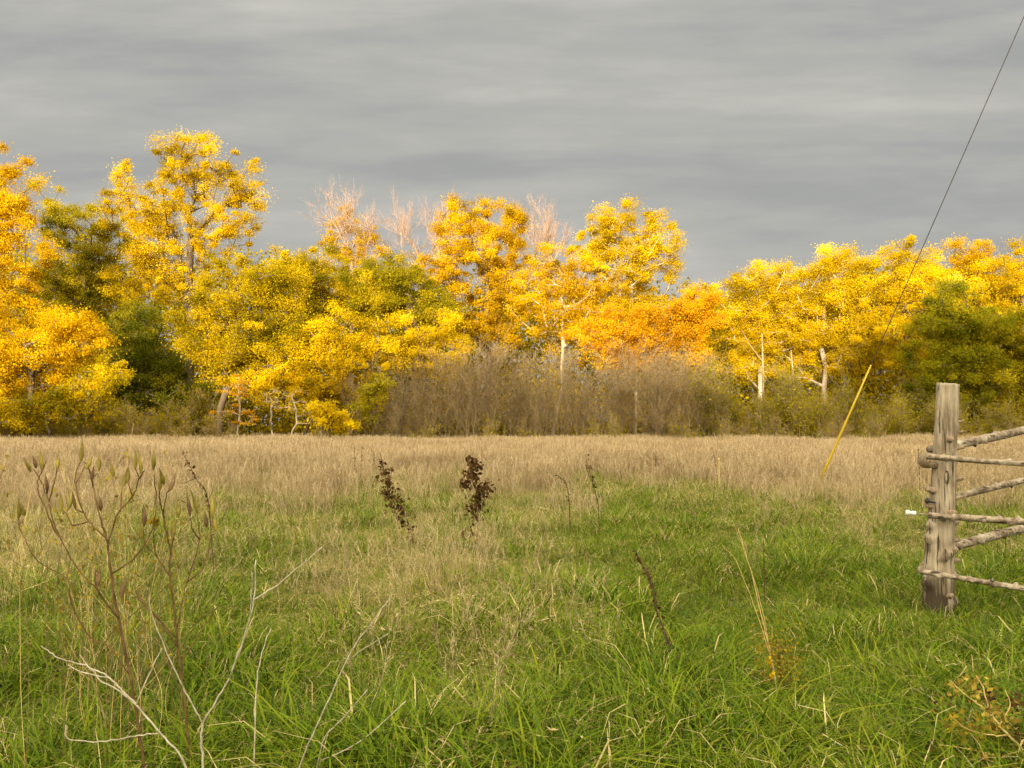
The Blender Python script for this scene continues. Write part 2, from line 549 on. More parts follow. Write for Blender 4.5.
G_TREE = 'autumn trees along the wood edge'
TREES = [
    # label, px, depth, ellipses, material, options
    ('golden orange tree standing tallest at the left edge', -8, 49, [(-2, 195, 40, 52), (14, 255, 34, 45), (-55, 240, 60, 85), (0, 320, 50, 50)], 'gold', dict(n_tips=150, per=150, seed=11)),
    ('low golden tree with boughs down to the grass in the left corner', 30, 45, [(45, 345, 52, 38), (8, 375, 48, 42), (-40, 350, 50, 50), (75, 335, 28, 26)], 'gold', dict(n_tips=120, per=150, seed=12, trunk_r=.14)),
    ('dull olive tree between the left golden tree and the tall yellow tree', 78, 60, [(50, 215, 26, 40), (88, 255, 42, 50), (65, 290, 50, 60), (110, 230, 26, 30), (105, 320, 50, 50)], 'olive', dict(n_tips=150, per=140, seed=13)),
    ('tallest tree of all, bright yellow open crown on dark forked limbs', 188, 56, [(190, 165, 38, 34), (240, 190, 26, 40), (175, 205, 34, 30), (126, 175, 11, 16), (128, 208, 30, 28), (222, 232, 36, 24), (165, 245, 45, 26), (185, 285, 30, 26), (140, 278, 34, 24)], 'yellow', dict(n_tips=210, per=105, cl=.56, seed=14, trunk_r=.3, top_k=.75)),
    ('yellow green thicket tree filling the left corner down to the grass', 50, 43.5, [(20, 412, 44, 16), (75, 405, 34, 18), (-40, 405, 44, 22), (105, 375, 22, 18)], 'lemon', dict(n_tips=90, per=90, seed=41, cl=.5, trunk_r=.1)),
    ('deep green shaded tree below the tall yellow crown', 128, 53, [(130, 335, 34, 34), (138, 370, 46, 36), (110, 402, 40, 28), (170, 398, 40, 32)], 'dark', dict(n_tips=150, per=130, seed=15)),
    ('broad yellow green tree right of the tall yellow crown', 214, 50, [(232, 290, 42, 38), (200, 325, 30, 30), (276, 285, 34, 34), (262, 335, 50, 36), (232, 365, 45, 20), (300, 345, 34, 34)], 'lemon', dict(n_tips=170, per=125, seed=16, trunk_r=.2, cl=.6)),
    ('yellow green tree hanging low over the pale saplings', 300, 49, [(305, 375, 45, 24), (270, 385, 40, 18), (335, 340, 34, 30)], 'yellow', dict(n_tips=80, per=110, seed=17, trunk_r=.1, cl=.5)),
    ('round olive and yellow tree left of the half bare orange tree', 325, 55, [(318, 270, 36, 24), (345, 300, 44, 36), (300, 300, 40, 40)], 'lemon', dict(n_tips=130, per=125, seed=18)),
    ('half bare tree with thin orange leaves and pinkish twigs at its tip', 350, 63, [(343, 222, 18, 16), (370, 236, 10, 12), (350, 255, 36, 25)], 'gold', dict(n_tips=60, per=55, cl=.5, seed=19, bark='pinktwig', bare_top=[(350, 262, 3), (368, 262, 1)])),
    ('dark green and yellow tree in the middle left of the golden tree', 432, 53, [(392, 278, 30, 24), (405, 300, 34, 28), (440, 308, 26, 22), (372, 290, 30, 28)], 'olive', dict(n_tips=110, per=140, seed=20)),
    ('tall golden tree in the middle with two pointed tops', 488, 57, [(467, 222, 30, 36), (505, 235, 20, 38), (490, 270, 46, 38), (448, 275, 32, 32), (490, 315, 50, 40)], 'gold', dict(n_tips=190, per=130, seed=21, cl=.55)),
    ('leafless pinkish tree showing behind the left shoulder of the golden tree', 425, 67, [(425, 260, 22, 14)], 'gold', dict(n_tips=25, per=12, seed=22, bark='pinktwig', bare_top=[(404, 270, 2), (424, 266, 3), (444, 268, 3)], name='bare_tree')),
    ('leafless pinkish tree behind the gap between the two golden tops', 543, 67, [(545, 265, 18, 14)], 'gold', dict(n_tips=25, per=12, seed=23, bark='pinktwig', bare_top=[(536, 270, 3), (551, 268, 3)], name='bare_tree')),
    ('golden tree with a leaning white trunk in the middle', 552, 54, [(565, 265, 26, 28), (545, 300, 36, 34), (590, 290, 36, 34), (575, 330, 44, 26)], 'gold', dict(n_tips=120, per=85, seed=24, bark='palebark', trunk_r=.12, cl=.52, lean=(.5, .1))),
    ('tall yellow and orange tree with white forked limbs right of the middle', 634, 58, [(622, 225, 34, 22), (655, 245, 26, 30), (600, 245, 26, 26), (630, 275, 50, 34), (610, 315, 50, 34)], 'yellow', dict(n_tips=190, per=110, seed=25, bark='palebark', trunk_r=.11, cl=.55)),
    ('bright orange tree low in front of the white limbed tree', 655, 51, [(632, 335, 46, 32), (680, 335, 34, 34), (600, 345, 34, 26), (700, 315, 24, 26)], 'orange', dict(n_tips=140, per=125, seed=26, cl=.55, trunk_r=.12)),
    ('low orange and yellow tree left of the brown thicket', 400, 50, [(390, 345, 46, 30), (345, 370, 40, 34), (440, 340, 34, 26), (355, 400, 34, 26), (420, 365, 34, 20)], 'yellow', dict(n_tips=150, per=110, seed=27, cl=.52, trunk_r=.12)),
    ('dull yellow tree behind the gap right of the white limbed tree', 705, 72, [(700, 310, 26, 30), (725, 330, 30, 30), (690, 345, 34, 30)], 'lemon', dict(n_tips=90, per=130, seed=28)),
    ('yellow tree with wispy pale tips right of the orange tree', 758, 58, [(765, 285, 36, 26), (735, 310, 30, 30), (775, 325, 44, 34), (740, 355, 36, 30)], 'yellow', dict(n_tips=150, per=125, seed=29, bark='palebark')),
    ('bright yellow tree with a high round top between the yellow trees', 822, 58, [(828, 270, 32, 24), (810, 300, 44, 36), (845, 320, 40, 40), (805, 350, 50, 30)], 'yellow', dict(n_tips=170, per=130, seed=30, bark='palebark')),
    ('dull yellow green tree standing behind the bright yellow ones', 868, 72, [(868, 278, 24, 20), (860, 310, 40, 40)], 'lemon', dict(n_tips=100, per=120, seed=31)),
    ('bright yellow tree behind the overhead wire', 905, 57, [(912, 264, 30, 26), (885, 295, 40, 38), (925, 300, 40, 34), (870, 345, 44, 36), (900, 350, 40, 30)], 'yellow', dict(n_tips=180, per=130, seed=32)),
    ('orange yellow tree behind the green tree at the right', 965, 66, [(965, 262, 30, 24), (950, 290, 40, 34), (985, 290, 36, 34)], 'gold', dict(n_tips=130, per=120, seed=33)),
    ('golden yellow tree filling the right edge behind the fence', 1015, 62, [(1010, 270, 34, 28), (1005, 310, 40, 40), (1050, 290, 44, 46), (1050, 350, 44, 40)], 'yellow', dict(n_tips=150, per=125, seed=34)),
    ('shaded green tree behind the fence post', 950, 50, [(950, 312, 32, 30), (978, 335, 30, 34), (932, 350, 26, 34), (968, 375, 38, 32), (935, 395, 30, 26)], 'green', dict(n_tips=160, per=125, seed=35, cl=.55, trunk_r=.14)),
    ('dark olive tree at the right edge above the fence rails', 1030, 51, [(1025, 350, 26, 46), (1015, 390, 34, 34), (1060, 370, 40, 50)], 'olive', dict(n_tips=120, per=125, seed=36, trunk_r=.13)),
    ('orange tree left of the picture edge', -150, 50, [(-140, 240, 60, 70), (-170, 320, 60, 60)], 'gold', dict(n_tips=120, per=120, seed=37)),
    ('yellow tree far left of the picture edge', -290, 52, [(-290, 250, 70, 80), (-280, 340, 70, 60)], 'yellow', dict(n_tips=120, per=120, seed=38)),
    ('yellow tree right of the picture edge', 1150, 55, [(1140, 280, 55, 55), (1150, 350, 60, 50)], 'yellow', dict(n_tips=120, per=120, seed=39)),
    ('olive tree far right of the picture edge', 1270, 55, [(1260, 280, 60, 55), (1270, 350, 70, 50)], 'lemon', dict(n_tips=120, per=120, seed=40)),
]
for lab, px, y, ells, mat, kw in TREES:
    tree(lab, px, y, ells, mat, group=G_TREE, **kw)

# wood that closes the view behind the single trees: one mass
r = np.random.default_rng(77)
nC = 5600
cx_ = r.uniform(-66, 66, nC); cy_ = r.uniform(62, 76, nC)
hmax = 11.5 + 3.0 * fbm(cx_ / 7, cx_ * 0, 4, 2)
hmax = hmax + np.where(cx_ < -16, 2.5, 0)
cz_ = r.uniform(0.02, 1, nC) ** 1.25 * (hmax - .8)
C = np.repeat(np.stack([cx_, cy_, cz_], 1), 55, 0)
ct = np.repeat(r.normal(.40, .2, nC), 55)
C = C + np.clip(r.normal(size=C.shape), -1.5, 1.5) * np.array([1.1, 1.1, .8])
C[:, 2] = np.maximum(C[:, 2], .2)
V, q = leaves_np(C, .34, r)
wm = link('distant_woodland', mesh_np('distant_woodland', V, [q], M['lemon'], {'tint': np.clip(ct + r.normal(0, .15, len(C)), 0, 1)}))
wm['kind'] = 'stuff'; tag(wm, 'dense wood closing the view behind the first row of autumn trees', 'woodland')


# ------------------------------------------------------------------ shrubs
def shrub_proto(seed, h=5.0, n=15, rad=1.1, tw=.011, leafm=None, nleaf=0, leaf=.09, levels=2, stiff=.1, low=.15):
    r = np.random.default_rng(seed)
    P0 = []; P1 = []; R0 = []; R1 = []; tips = []
    def rec(p, d, l, rr, lev):
        k = 6 if lev == 0 else 4
        for i in range(k):
            d = d + r.normal(size=3) * (stiff if lev == 0 else .2); d[2] += .03 if lev == 0 else .06
            d = d / np.linalg.norm(d)
            p2 = p + d * l / k
            P0.append(p); P1.append(p2); R0.append(rr); R1.append(rr * .85); rr *= .85
            if lev < levels:
                for _ in range(3 if i > 0 or lev else 1):
                    d3 = d + r.normal(size=3) * .55; d3[2] += .2; d3 /= np.linalg.norm(d3)
                    rec(p2, d3, l * r.uniform(.18, .38) * (1.3 if lev else 1), max(rr * .55, tw * .6), lev + 1)
            else:
                tips.append(p2)
            p = p2
    for _ in range(n):
        a = r.uniform(0, 2 * math.pi); q_ = rad * math.sqrt(r.uniform()) * .7
        d = np.array([math.cos(a) * q_ * .22, math.sin(a) * q_ * .22, 1.0]); d /= np.linalg.norm(d)
        rec(np.array([math.cos(a) * q_, math.sin(a) * q_, 0.0]), d, h * r.uniform(.55, 1.05), tw * (1.6 if r.uniform() < .7 else 3.4), 0)
    V, q = prisms(P0, P1, R0, R1, 3)
    st = mesh_np('stems', V, [q], M['browntwig'])
    lm = None
    if leafm:
        tips = np.array(tips)
        C = tips[r.integers(0, len(tips), nleaf)] + r.normal(size=(nleaf, 3)) * .13
        C[:, 2] = np.maximum(C[:, 2], low)
        V, q = leaves_np(C, leaf, r)
        cl_ = fbm(C[:, 0] * 1.3 + 9, C[:, 2] * 1.3, seed, 2)
        lm = mesh_np('foliage', V, [q], M[leafm], {'tint': np.clip(cl_ * .8 + .1 + r.normal(0, .14, nleaf), 0, 1)})
    return st, lm


def put_shrub(proto, label, px, y, sc, rz, group, name='shrub', sz=None):
    b = at(px, 430, y); b[2] = 0
    t = thing(name, label, 'shrub', tuple(b), group)
    t.rotation_euler = (0, 0, rz); t.scale = (sc, sc, sz or sc)
    link('stems', proto[0], t)
    if proto[1]:
        link('foliage', proto[1], t)
    return t


r = np.random.default_rng(5)
brown = [shrub_proto(100 + i, 5.2, 8, 1.6, tw=.009, leafm='brownleaf', nleaf=1300, leaf=.06) for i in range(4)]
spots = [(px, 47.5 if i % 2 else 49.5) for i, px in enumerate(np.linspace(376, 702, 26))]
for i, (px, y) in enumerate(spots):
    s = .78 + .32 * r.uniform() - (.14 if px < 400 or px > 690 else 0)
    put_shrub(brown[i % 4], 'brown nearly leafless shrub in the thicket below the golden trees', px + r.normal() * 3, y + r.normal() * .4, s, r.uniform(0, 6.28),
              'brown shrubs of the bare thicket in the middle', 'bare_shrub')
olive = [shrub_proto(200 + i, 3.9, 11, 1.4, leafm='ochre', nleaf=4600, leaf=.12, low=.2) for i in range(3)]
spots = [(px, 48.5 if i % 2 else 50.5) for i, px in enumerate(np.linspace(712, 935, 14))]
for i, (px, y) in enumerate(spots):
    put_shrub(olive[i % 3], 'dull olive shrub in the undergrowth between the thicket and the fence post', px + r.normal() * 3, y, .5 + .75 * r.uniform(), r.uniform(0, 6.28),
              'olive shrubs of the undergrowth at the right', 'leafy_shrub')
for i, px in enumerate(np.linspace(955, 1180, 10)):
    put_shrub(olive[(i + 1) % 3], 'low green shrub behind the fence rails', px, 47 + r.uniform() * 2, .55 + .2 * r.uniform(), r.uniform(0, 6.28),
              'low shrubs behind the fence rails', 'leafy_shrub')
darks = [shrub_proto(300 + i, 3.2, 9, 1.3, leafm='olive', nleaf=3400, leaf=.12, low=.2) for i in range(2)]
for i, px in enumerate(np.concatenate([np.linspace(-260, -40, 7), np.linspace(-10, 215, 12)])):
    put_shrub(darks[i % 2], 'low dark olive shrub under the trees at the left', px + r.normal() * 3, 49 + r.uniform() * 2.5, .6 + .5 * r.uniform(), r.uniform(0, 6.28),
              'low olive shrubs under the left trees', 'leafy_shrub')

edge = [shrub_proto(400 + i, 1.5, 7, .6, tw=.006, leafm=['olive', 'ochre', 'brownleaf'][i], nleaf=420, leaf=.08, low=.3) for i in range(3)]
for i in range(40):
    put_shrub(edge[i % 3], 'knee high weedy bush at the edge between dry grass and wood', r.uniform(-60, 1080), 43.5 + r.uniform() * 3, .6 + .7 * r.uniform(), r.uniform(0, 6.28),
              'weedy bushes along the edge of the wood', 'weedy_bush')

# small lit trees and saplings at the meadow edge, left
tree('small orange sapling with a thin white stem and flat layered boughs', 238, 46, [(236, 396, 16, 10), (232, 412, 20, 4), (242, 420, 22, 4), (236, 383, 12, 8)], 'orange',
     bark='palebark', n_tips=22, per=26, leaf=.12, cl=.35, trunk_r=.055, seed=60, name='sapling', cat='sapling', top_k=.95, flat=.3, lean=(0, 0))
tree('slim pale sapling without leaves between the orange and the forked sapling', 270, 47, [(270, 400, 10, 10)], 'yellow',
     bark='palebark', n_tips=10, per=6, leaf=.12, cl=.3, trunk_r=.05, seed=61, name='sapling', cat='sapling', top_k=.95, lean=(.1, 0))
tree('pale forked sapling left of the bright yellow bush', 290, 46, [(295, 405, 22, 14), (282, 395, 16, 8), (306, 418, 14, 8)], 'gold',
     bark='palebark', n_tips=24, per=8, leaf=.12, cl=.3, trunk_r=.06, seed=62, name='sapling', cat='sapling', top_k=.9, lean=(.15, 0))
tree('small bright lemon yellow bush glowing at the meadow edge', 333, 44, [(330, 420, 18, 12), (320, 410, 12, 8), (343, 428, 12, 7)], 'yellow',
     bark='bark', n_tips=34, per=60, leaf=.13, cl=.36, trunk_r=.05, seed=63, name='yellow_bush', cat='bush', top_k=.9, lean=(0, 0))
tree('small rusty orange bush beside the brown thicket at its left end', 372, 46.5, [(368, 400, 16, 22), (380, 385, 14, 14)], 'ochre',
     n_tips=40, per=45, leaf=.12, cl=.4, trunk_r=.05, seed=64, name='rusty_bush', cat='bush', lean=(0, 0))


def snag(label, pts, y, r0, seed, branches=()):
    b = at(pts[0][0], 430, y); b[2] = 0
    t = thing('snag', label, 'dead tree', tuple(b), 'dead pale trunks in the undergrowth')
    mb = MB()
    P = [b] + [at(a, c, y) for a, c in pts[1:]]
    P = smooth_line(P, 4); mb.tube(P - b, np.linspace(r0, r0 * .55, len(P)), 7)
    for br in branches:
        Q = smooth_line([at(a, c, y + .3 * k) for k, (a, c) in enumerate(br)], 4); mb.tube(Q - b, np.linspace(r0 * .5, r0 * .2, len(Q)), 6)
    mb.build('trunk', M['browntwig'], t)


snag('broken pale dead trunk with one side branch right of the brown thicket', [(764, 430), (763, 370), (762, 334)], 51.2, .08, 1, [[(763, 362), (750, 345), (742, 330)]])
snag('straight pale dead trunk between the broken one and the fence post', [(794, 430), (794, 390), (791, 350)], 51.5, .07, 2)
snag('thin pale dead stem with a drooping branch left of the fence post', [(922, 430), (919, 395), (916, 355)], 51, .08, 3, [[(918, 385), (928, 395), (934, 408)]])

# ------------------------------------------------------------------ grasses
def grass_tuft(seed, n, rad, lmin, lmax, wid, tint_m, tint_s, straw=0.0, bend=.9, heads=0.0, lay=.0, segs=4):
    r = np.random.default_rng(seed)
    V = []; Q = []; T = []; tQ = []; tT = []
    base = 0
    for i in range(n):
        a = r.uniform(0, 2 * math.pi); q_ = rad * math.sqrt(r.uniform())
        p = np.array([math.cos(a) * q_, math.sin(a) * q_, -.02])
        dirh = np.array([math.cos(a + r.normal() * .9), math.sin(a + r.normal() * .9), 0])
        ln = r.uniform(lmin, lmax)
        elev = math.radians(r.uniform(58, 88)) * (1 - lay * r.uniform())
        isS = r.uniform() < straw
        tint = np.clip(r.normal(tint_m, tint_s), 0, .68) if not isS else r.uniform(.74, 1.0)
        curl = bend * r.uniform(.2, 1.25)
        wv = wid * r.uniform(.6, 1.3) * (.75 if isS else 1)
        side = np.array([-dirh[1], dirh[0], 0]) * .5
        side = side + dirh * r.normal() * .3; side /= np.linalg.norm(side)
        pts = [p]; e_ = elev
        for s in range(segs):
            e_ -= curl * (s + .6) / segs * (1.0)
            p = p + (dirh * math.cos(e_) + np.array([0, 0, 1]) * math.sin(e_)) * ln / segs
            if p[2] < .015: p[2] = .015 + r.uniform() * .03
            pts.append(p)
        for s in range(segs):
            w_ = wv * (1 - (s / segs) ** 1.8) * .5
            V += [pts[s] - side * w_, pts[s] + side * w_]
        V.append(pts[-1])
        for s in range(segs - 1):
            Q.append((base + 2 * s, base + 2 * s + 1, base + 2 * s + 3, base + 2 * s + 2)); T.append(tint)
        tQ.append((base + 2 * segs - 2, base + 2 * segs - 1, base + 2 * segs)); tT.append(tint)
        base += 2 * segs + 1
        if r.uniform() < heads:                   # loose seed head
            top = pts[-1]; dd = pts[-1] - pts[-2]; dd /= np.linalg.norm(dd)
            for h in range(9):
                c = top - dd * (.015 * h) + r.normal(size=3) * .006
                o = r.normal(size=3); o /= np.linalg.norm(o)
                o = o * .5 + dd; o /= np.linalg.norm(o)
                s_ = np.cross(o, r.normal(size=3)); s_ /= np.linalg.norm(s_)
                l_ = .02 + .018 * r.uniform(); w2 = wv * .75
                V += [c, c + o * l_ * .5 + s_ * w2, c + o * l_, c + o * l_ * .5 - s_ * w2]
                Q.append((base, base + 1, base + 2, base + 3)); T.append(r.uniform(.78, 1.0)); base += 4
    me = mesh_np('grass_tuft', np.array(V), [np.array(Q), np.array(tQ)], M['grass'], {'tint': np.array(T + tT)})
    return me


M['grass'] = leaf_mat('grass_blades', [(.022, .046, .002), (.056, .105, .003), (.125, .188, .005), (.22, .24, .012), (.32, .245, .085), (.66, .54, .29)], trans=.22, rough=.6,
                      noise_scale=1.1, noise_amt=.16, spec=.14)
M['straw'] = leaf_mat('dry_grass_blades', [(.24, .17, .09), (.42, .31, .18), (.56, .43, .265), (.72, .59, .40)], trans=.25, rough=.7, noise_scale=.25, noise_amt=.35, spec=.15)


def scatter(name, label, cat, protos, pts, rot, scl, ind):
    src = bpy.data.collections.new(name + '_source')
    for k, me in enumerate(protos):
        o = bpy.data.objects.new(name + '_tuft', me); src.objects.link(o)
    me = bpy.data.meshes.new(name); me.vertices.add(len(pts)); me.vertices.foreach_set('co', np.asarray(pts, np.float32).ravel())
    a = me.attributes.new('rot', 'FLOAT_VECTOR', 'POINT'); a.data.foreach_set('vector', np.asarray(rot, np.float32).ravel())
    a = me.attributes.new('scl', 'FLOAT', 'POINT'); a.data.foreach_set('value', np.asarray(scl, np.float32))
    a = me.attributes.new('ind', 'INT', 'POINT'); a.data.foreach_set('value', np.asarray(ind, np.int32))
    me.update()
    o = link(name, me)
    ng = bpy.data.node_groups.new(name + '_scatter', 'GeometryNodeTree')
    ng.interface.new_socket('Geometry', in_out='INPUT', socket_type='NodeSocketGeometry')
    ng.interface.new_socket('Geometry', in_out='OUTPUT', socket_type='NodeSocketGeometry')
    n = ng.nodes.new; l = ng.links.new
    gi = n('NodeGroupInput'); go = n('NodeGroupOutput')
    ci = n('GeometryNodeCollectionInfo'); ci.inputs[0].default_value = src; ci.inputs[1].default_value = True; ci.inputs[2].default_value = True
    ip = n('GeometryNodeInstanceOnPoints'); ip.inputs['Pick Instance'].default_value = True
    def na(nm, ty):
        x = n('GeometryNodeInputNamedAttribute'); x.data_type = ty; x.inputs['Name'].default_value = nm
        return [s for s in x.outputs if s.enabled and s.name == 'Attribute'][0]
    er = n('FunctionNodeEulerToRotation')
    l(na('rot', 'FLOAT_VECTOR'), er.inputs[0]); l(er.outputs[0], ip.inputs['Rotation'])
    l(na('scl', 'FLOAT'), ip.inputs['Scale']); l(na('ind', 'INT'), ip.inputs['Instance Index'])
    l(gi.outputs[0], ip.inputs['Points']); l(ci.outputs[0], ip.inputs['Instance']); l(ip.outputs[0], go.inputs[0])
    md = o.modifiers.new('scatter', 'NODES'); md.node_group = ng
    o['kind'] = 'stuff'; tag(o, label, cat)
    return o


def wedge(n_per_m2, y0, y1, r, margin=3.6):
    """random points of the meadow between two distances, over the camera's field and a margin"""
    hw1 = .66 * y1 + margin
    n = int(n_per_m2 * (y1 - y0) * 2 * hw1)
    x = r.uniform(-hw1, hw1, n); y = r.uniform(y0, y1, n)
    k = np.abs(x) < .66 * y + margin
    return x[k], y[k]


def dryness(x, y):
    px = x / np.maximum(y, 1) * F + 512
    d = np.interp(y, [0, 4.2, 5.5, 8, 11, 15, 20, 27, 60], [.02, .07, .20, .30, .32, .40, .64, .95, 1.0])
    nz = fbm(x / (.5 + .10 * y), y / (.9 + .22 * y), 21, 3) - .5
    d = d + nz * 1.1 * np.interp(y, [0, 4, 8, 20, 60], [.3, .5, .75, .6, .2])
    lush = np.exp(-((px - 960) / 230) ** 2) * np.exp(-((y - 6.8) / 2.0) ** 2)
    d = d - .45 * lush
    mid = np.exp(-((px - 860) / 170) ** 2) * np.exp(-((y - 12.5) / 4.0) ** 2)
    d = d - .10 * mid
    left = np.exp(-((px - 60) / 230) ** 2) * np.interp(y, [5, 8, 12], [0, 1, 1])
    d = d + .30 * left
    c = np.exp(-((px - 380) / 120) ** 2) * np.exp(-((y - 6.8) / 1.6) ** 2)
    d = d + .18 * c
    return np.clip(d, 0, 1)


r = np.random.default_rng(31)
protos = []
for i in range(6):   # 0-5 lush
    protos.append(grass_tuft(500 + i, 34, .12, .14, .42, .0072, .36, .17, straw=.12, bend=1.5, lay=.5))
for i in range(6):   # 6-11 mixed, tousled
    protos.append(grass_tuft(520 + i, 34, .13, .10, .32, .0055, .44, .16, straw=.38, bend=1.5, lay=.6, heads=.03))
for i in range(5):   # 12-16 mostly straw, tousled
    protos.append(grass_tuft(540 + i, 34, .14, .10, .34, .0046, .48, .14, straw=.66, bend=1.5, lay=.65, heads=.08))
for i in range(4):   # 17-20 coarse, for the distance
    protos.append(grass_tuft(560 + i, 60, .36, .20, .50, .012, .44, .13, straw=.45, bend=1.0, lay=.3, segs=3))
PX = []; PI_ = []; SC = []
def add_zone(dens, y0, y1, coarse=False, smin=.75, smax=1.25):
    x, y = wedge(dens, y0, y1, r)
    d = dryness(x, y) + r.normal(0, 1, len(x)) * np.interp(y, [0, 5, 8], [.10, .14, .24])
    i = np.where(d < .24, r.integers(0, 6, len(x)), np.where(d < .56, r.integers(6, 12, len(x)), r.integers(12, 17, len(x))))
    if coarse:
        i = np.where(r.uniform(size=len(x)) < .8, r.integers(17, 21, len(x)), i)
    s = r.uniform(smin, smax, len(x)) * (.3 + 1.4 * fbm(x / .8, y / .8, 44, 3))
    s = s * (1 - .38 * np.exp(-((x - 3.7) / 1.3) ** 2 - ((y - 6.0) / 1.1) ** 2))
    PX.append(np.stack([x, y, gz(x, y)], 1)); PI_.append(i); SC.append(s)
add_zone(40, .8, 2.4)
add_zone(170, 2.4, 6.0)
add_zone(120, 6.0, 11.0)
add_zone(70, 11.0, 21.0, smin=.9, smax=1.5)
add_zone(9, 20.0, 54.0, coarse=True, smin=.8, smax=1.2)
add_zone(1.2, 43.0, 47.5, coarse=True, smin=1.6, smax=3.2)
P_ = np.concatenate(PX); I_ = np.concatenate(PI_); S_ = np.concatenate(SC)
rot = np.stack([r.normal(0, .1, len(P_)), r.normal(0, .1, len(P_)), r.uniform(0, 6.28, len(P_))], 1)
scatter('grass', 'long tousled green grass covering the meadow, lushest in the foreground', 'grass', protos, P_, rot, S_, I_)
print('grass tufts', len(P_))


def dry_stems(seed, n, rad, lmin, lmax, wid, head=.16):
    """thin dead stalks with feathery tops"""
    r = np.random.default_rng(seed)
    P0 = []; P1 = []; R = []; T = []; LV = []; LT = []
    for i in range(n):
        a = r.uniform(0, 6.28); q_ = rad * math.sqrt(r.uniform())
        p = np.array([math.cos(a) * q_, math.sin(a) * q_, 0.0]); ln = r.uniform(lmin, lmax)
        d = np.array([r.normal() * .16, r.normal() * .16, 1.0]); d /= np.linalg.norm(d)
        droop = np.array([r.normal(), r.normal(), 0]) * .10
        t_ = r.uniform(.1, .9)
        for s in range(4):
            d = d + droop * (s * .55); d /= np.linalg.norm(d)
            p2 = p + d * ln / 4; P0.append(p); P1.append(p2); R.append(wid * (1 - s * .15)); T.append(t_); p = p2
        hl = head * r.uniform(.6, 1.3)
        for h in range(16):
            c = p - d * hl * h / 16
            o = r.normal(size=3); o = o * .45 + d; o /= np.linalg.norm(o)
            s_ = np.cross(o, r.normal(size=3)); s_ /= np.linalg.norm(s_)
            l_ = .035 * r.uniform(.6, 1.3); w2 = wid * 1.1
            LV += [c, c + o * l_ * .5 + s_ * w2, c + o * l_, c + o * l_ * .5 - s_ * w2]; LT.append(min(1, t_ + .15))
    V, q = prisms(P0, P1, np.array(R), np.array(R) * .85, 3)
    nl = len(LT); q2 = np.arange(nl * 4).reshape(nl, 4) + len(V)
    return mesh_np('dry_stems', np.concatenate([V, np.array(LV)]), [np.concatenate([q, q2])], M['straw'], {'tint': np.concatenate([np.repeat(T, 3), LT])})


dp = [dry_stems(600 + i, 12, .12, .42, .80, .0016) for i in range(4)]          # near: fine
dp += [dry_stems(620 + i, 40, .42, .45, .82, .0045, .20) for i in range(5)]   # far: coarser clump
PX = []; PI_ = []; SC = []
def add_dry(dens, y0, y1, lo, hi, thr, smin=.7, smax=1.15):
    x, y = wedge(dens, y0, y1, r)
    k = dryness(x, y) + r.normal(0, .2, len(x)) > thr
    x = x[k]; y = y[k]
    PX.append(np.stack([x, y, gz(x, y)], 1)); PI_.append(r.integers(lo, hi, len(x)))
    SC.append(r.uniform(smin, smax, len(x)) * (.65 + .7 * fbm(x / 2.5, y / 2.5, 88, 3)))
add_dry(9, 3.2, 8, 0, 4, .42, .5, .9)
add_dry(8, 8, 16, 0, 4, .55, .40, .8)
add_dry(3.5, 13, 18, 4, 9, .62, .55, .9)
add_dry(6, 17, 24, 4, 9, .72, .6, 1.0)
add_dry(9, 23, 55, 4, 9, .5, .75, 1.15)
P_ = np.concatenate(PX); I_ = np.concatenate(PI_); S_ = np.concatenate(SC)
rot = np.stack([r.normal(0, .08, len(P_)), r.normal(0, .08, len(P_)), r.uniform(0, 6.28, len(P_))], 1)
scatter('dry_grass', 'tan seed topped dry grass, thickest in a band below the trees', 'grass', dp, P_, rot, S_, I_)
print('dry tufts', len(P_))

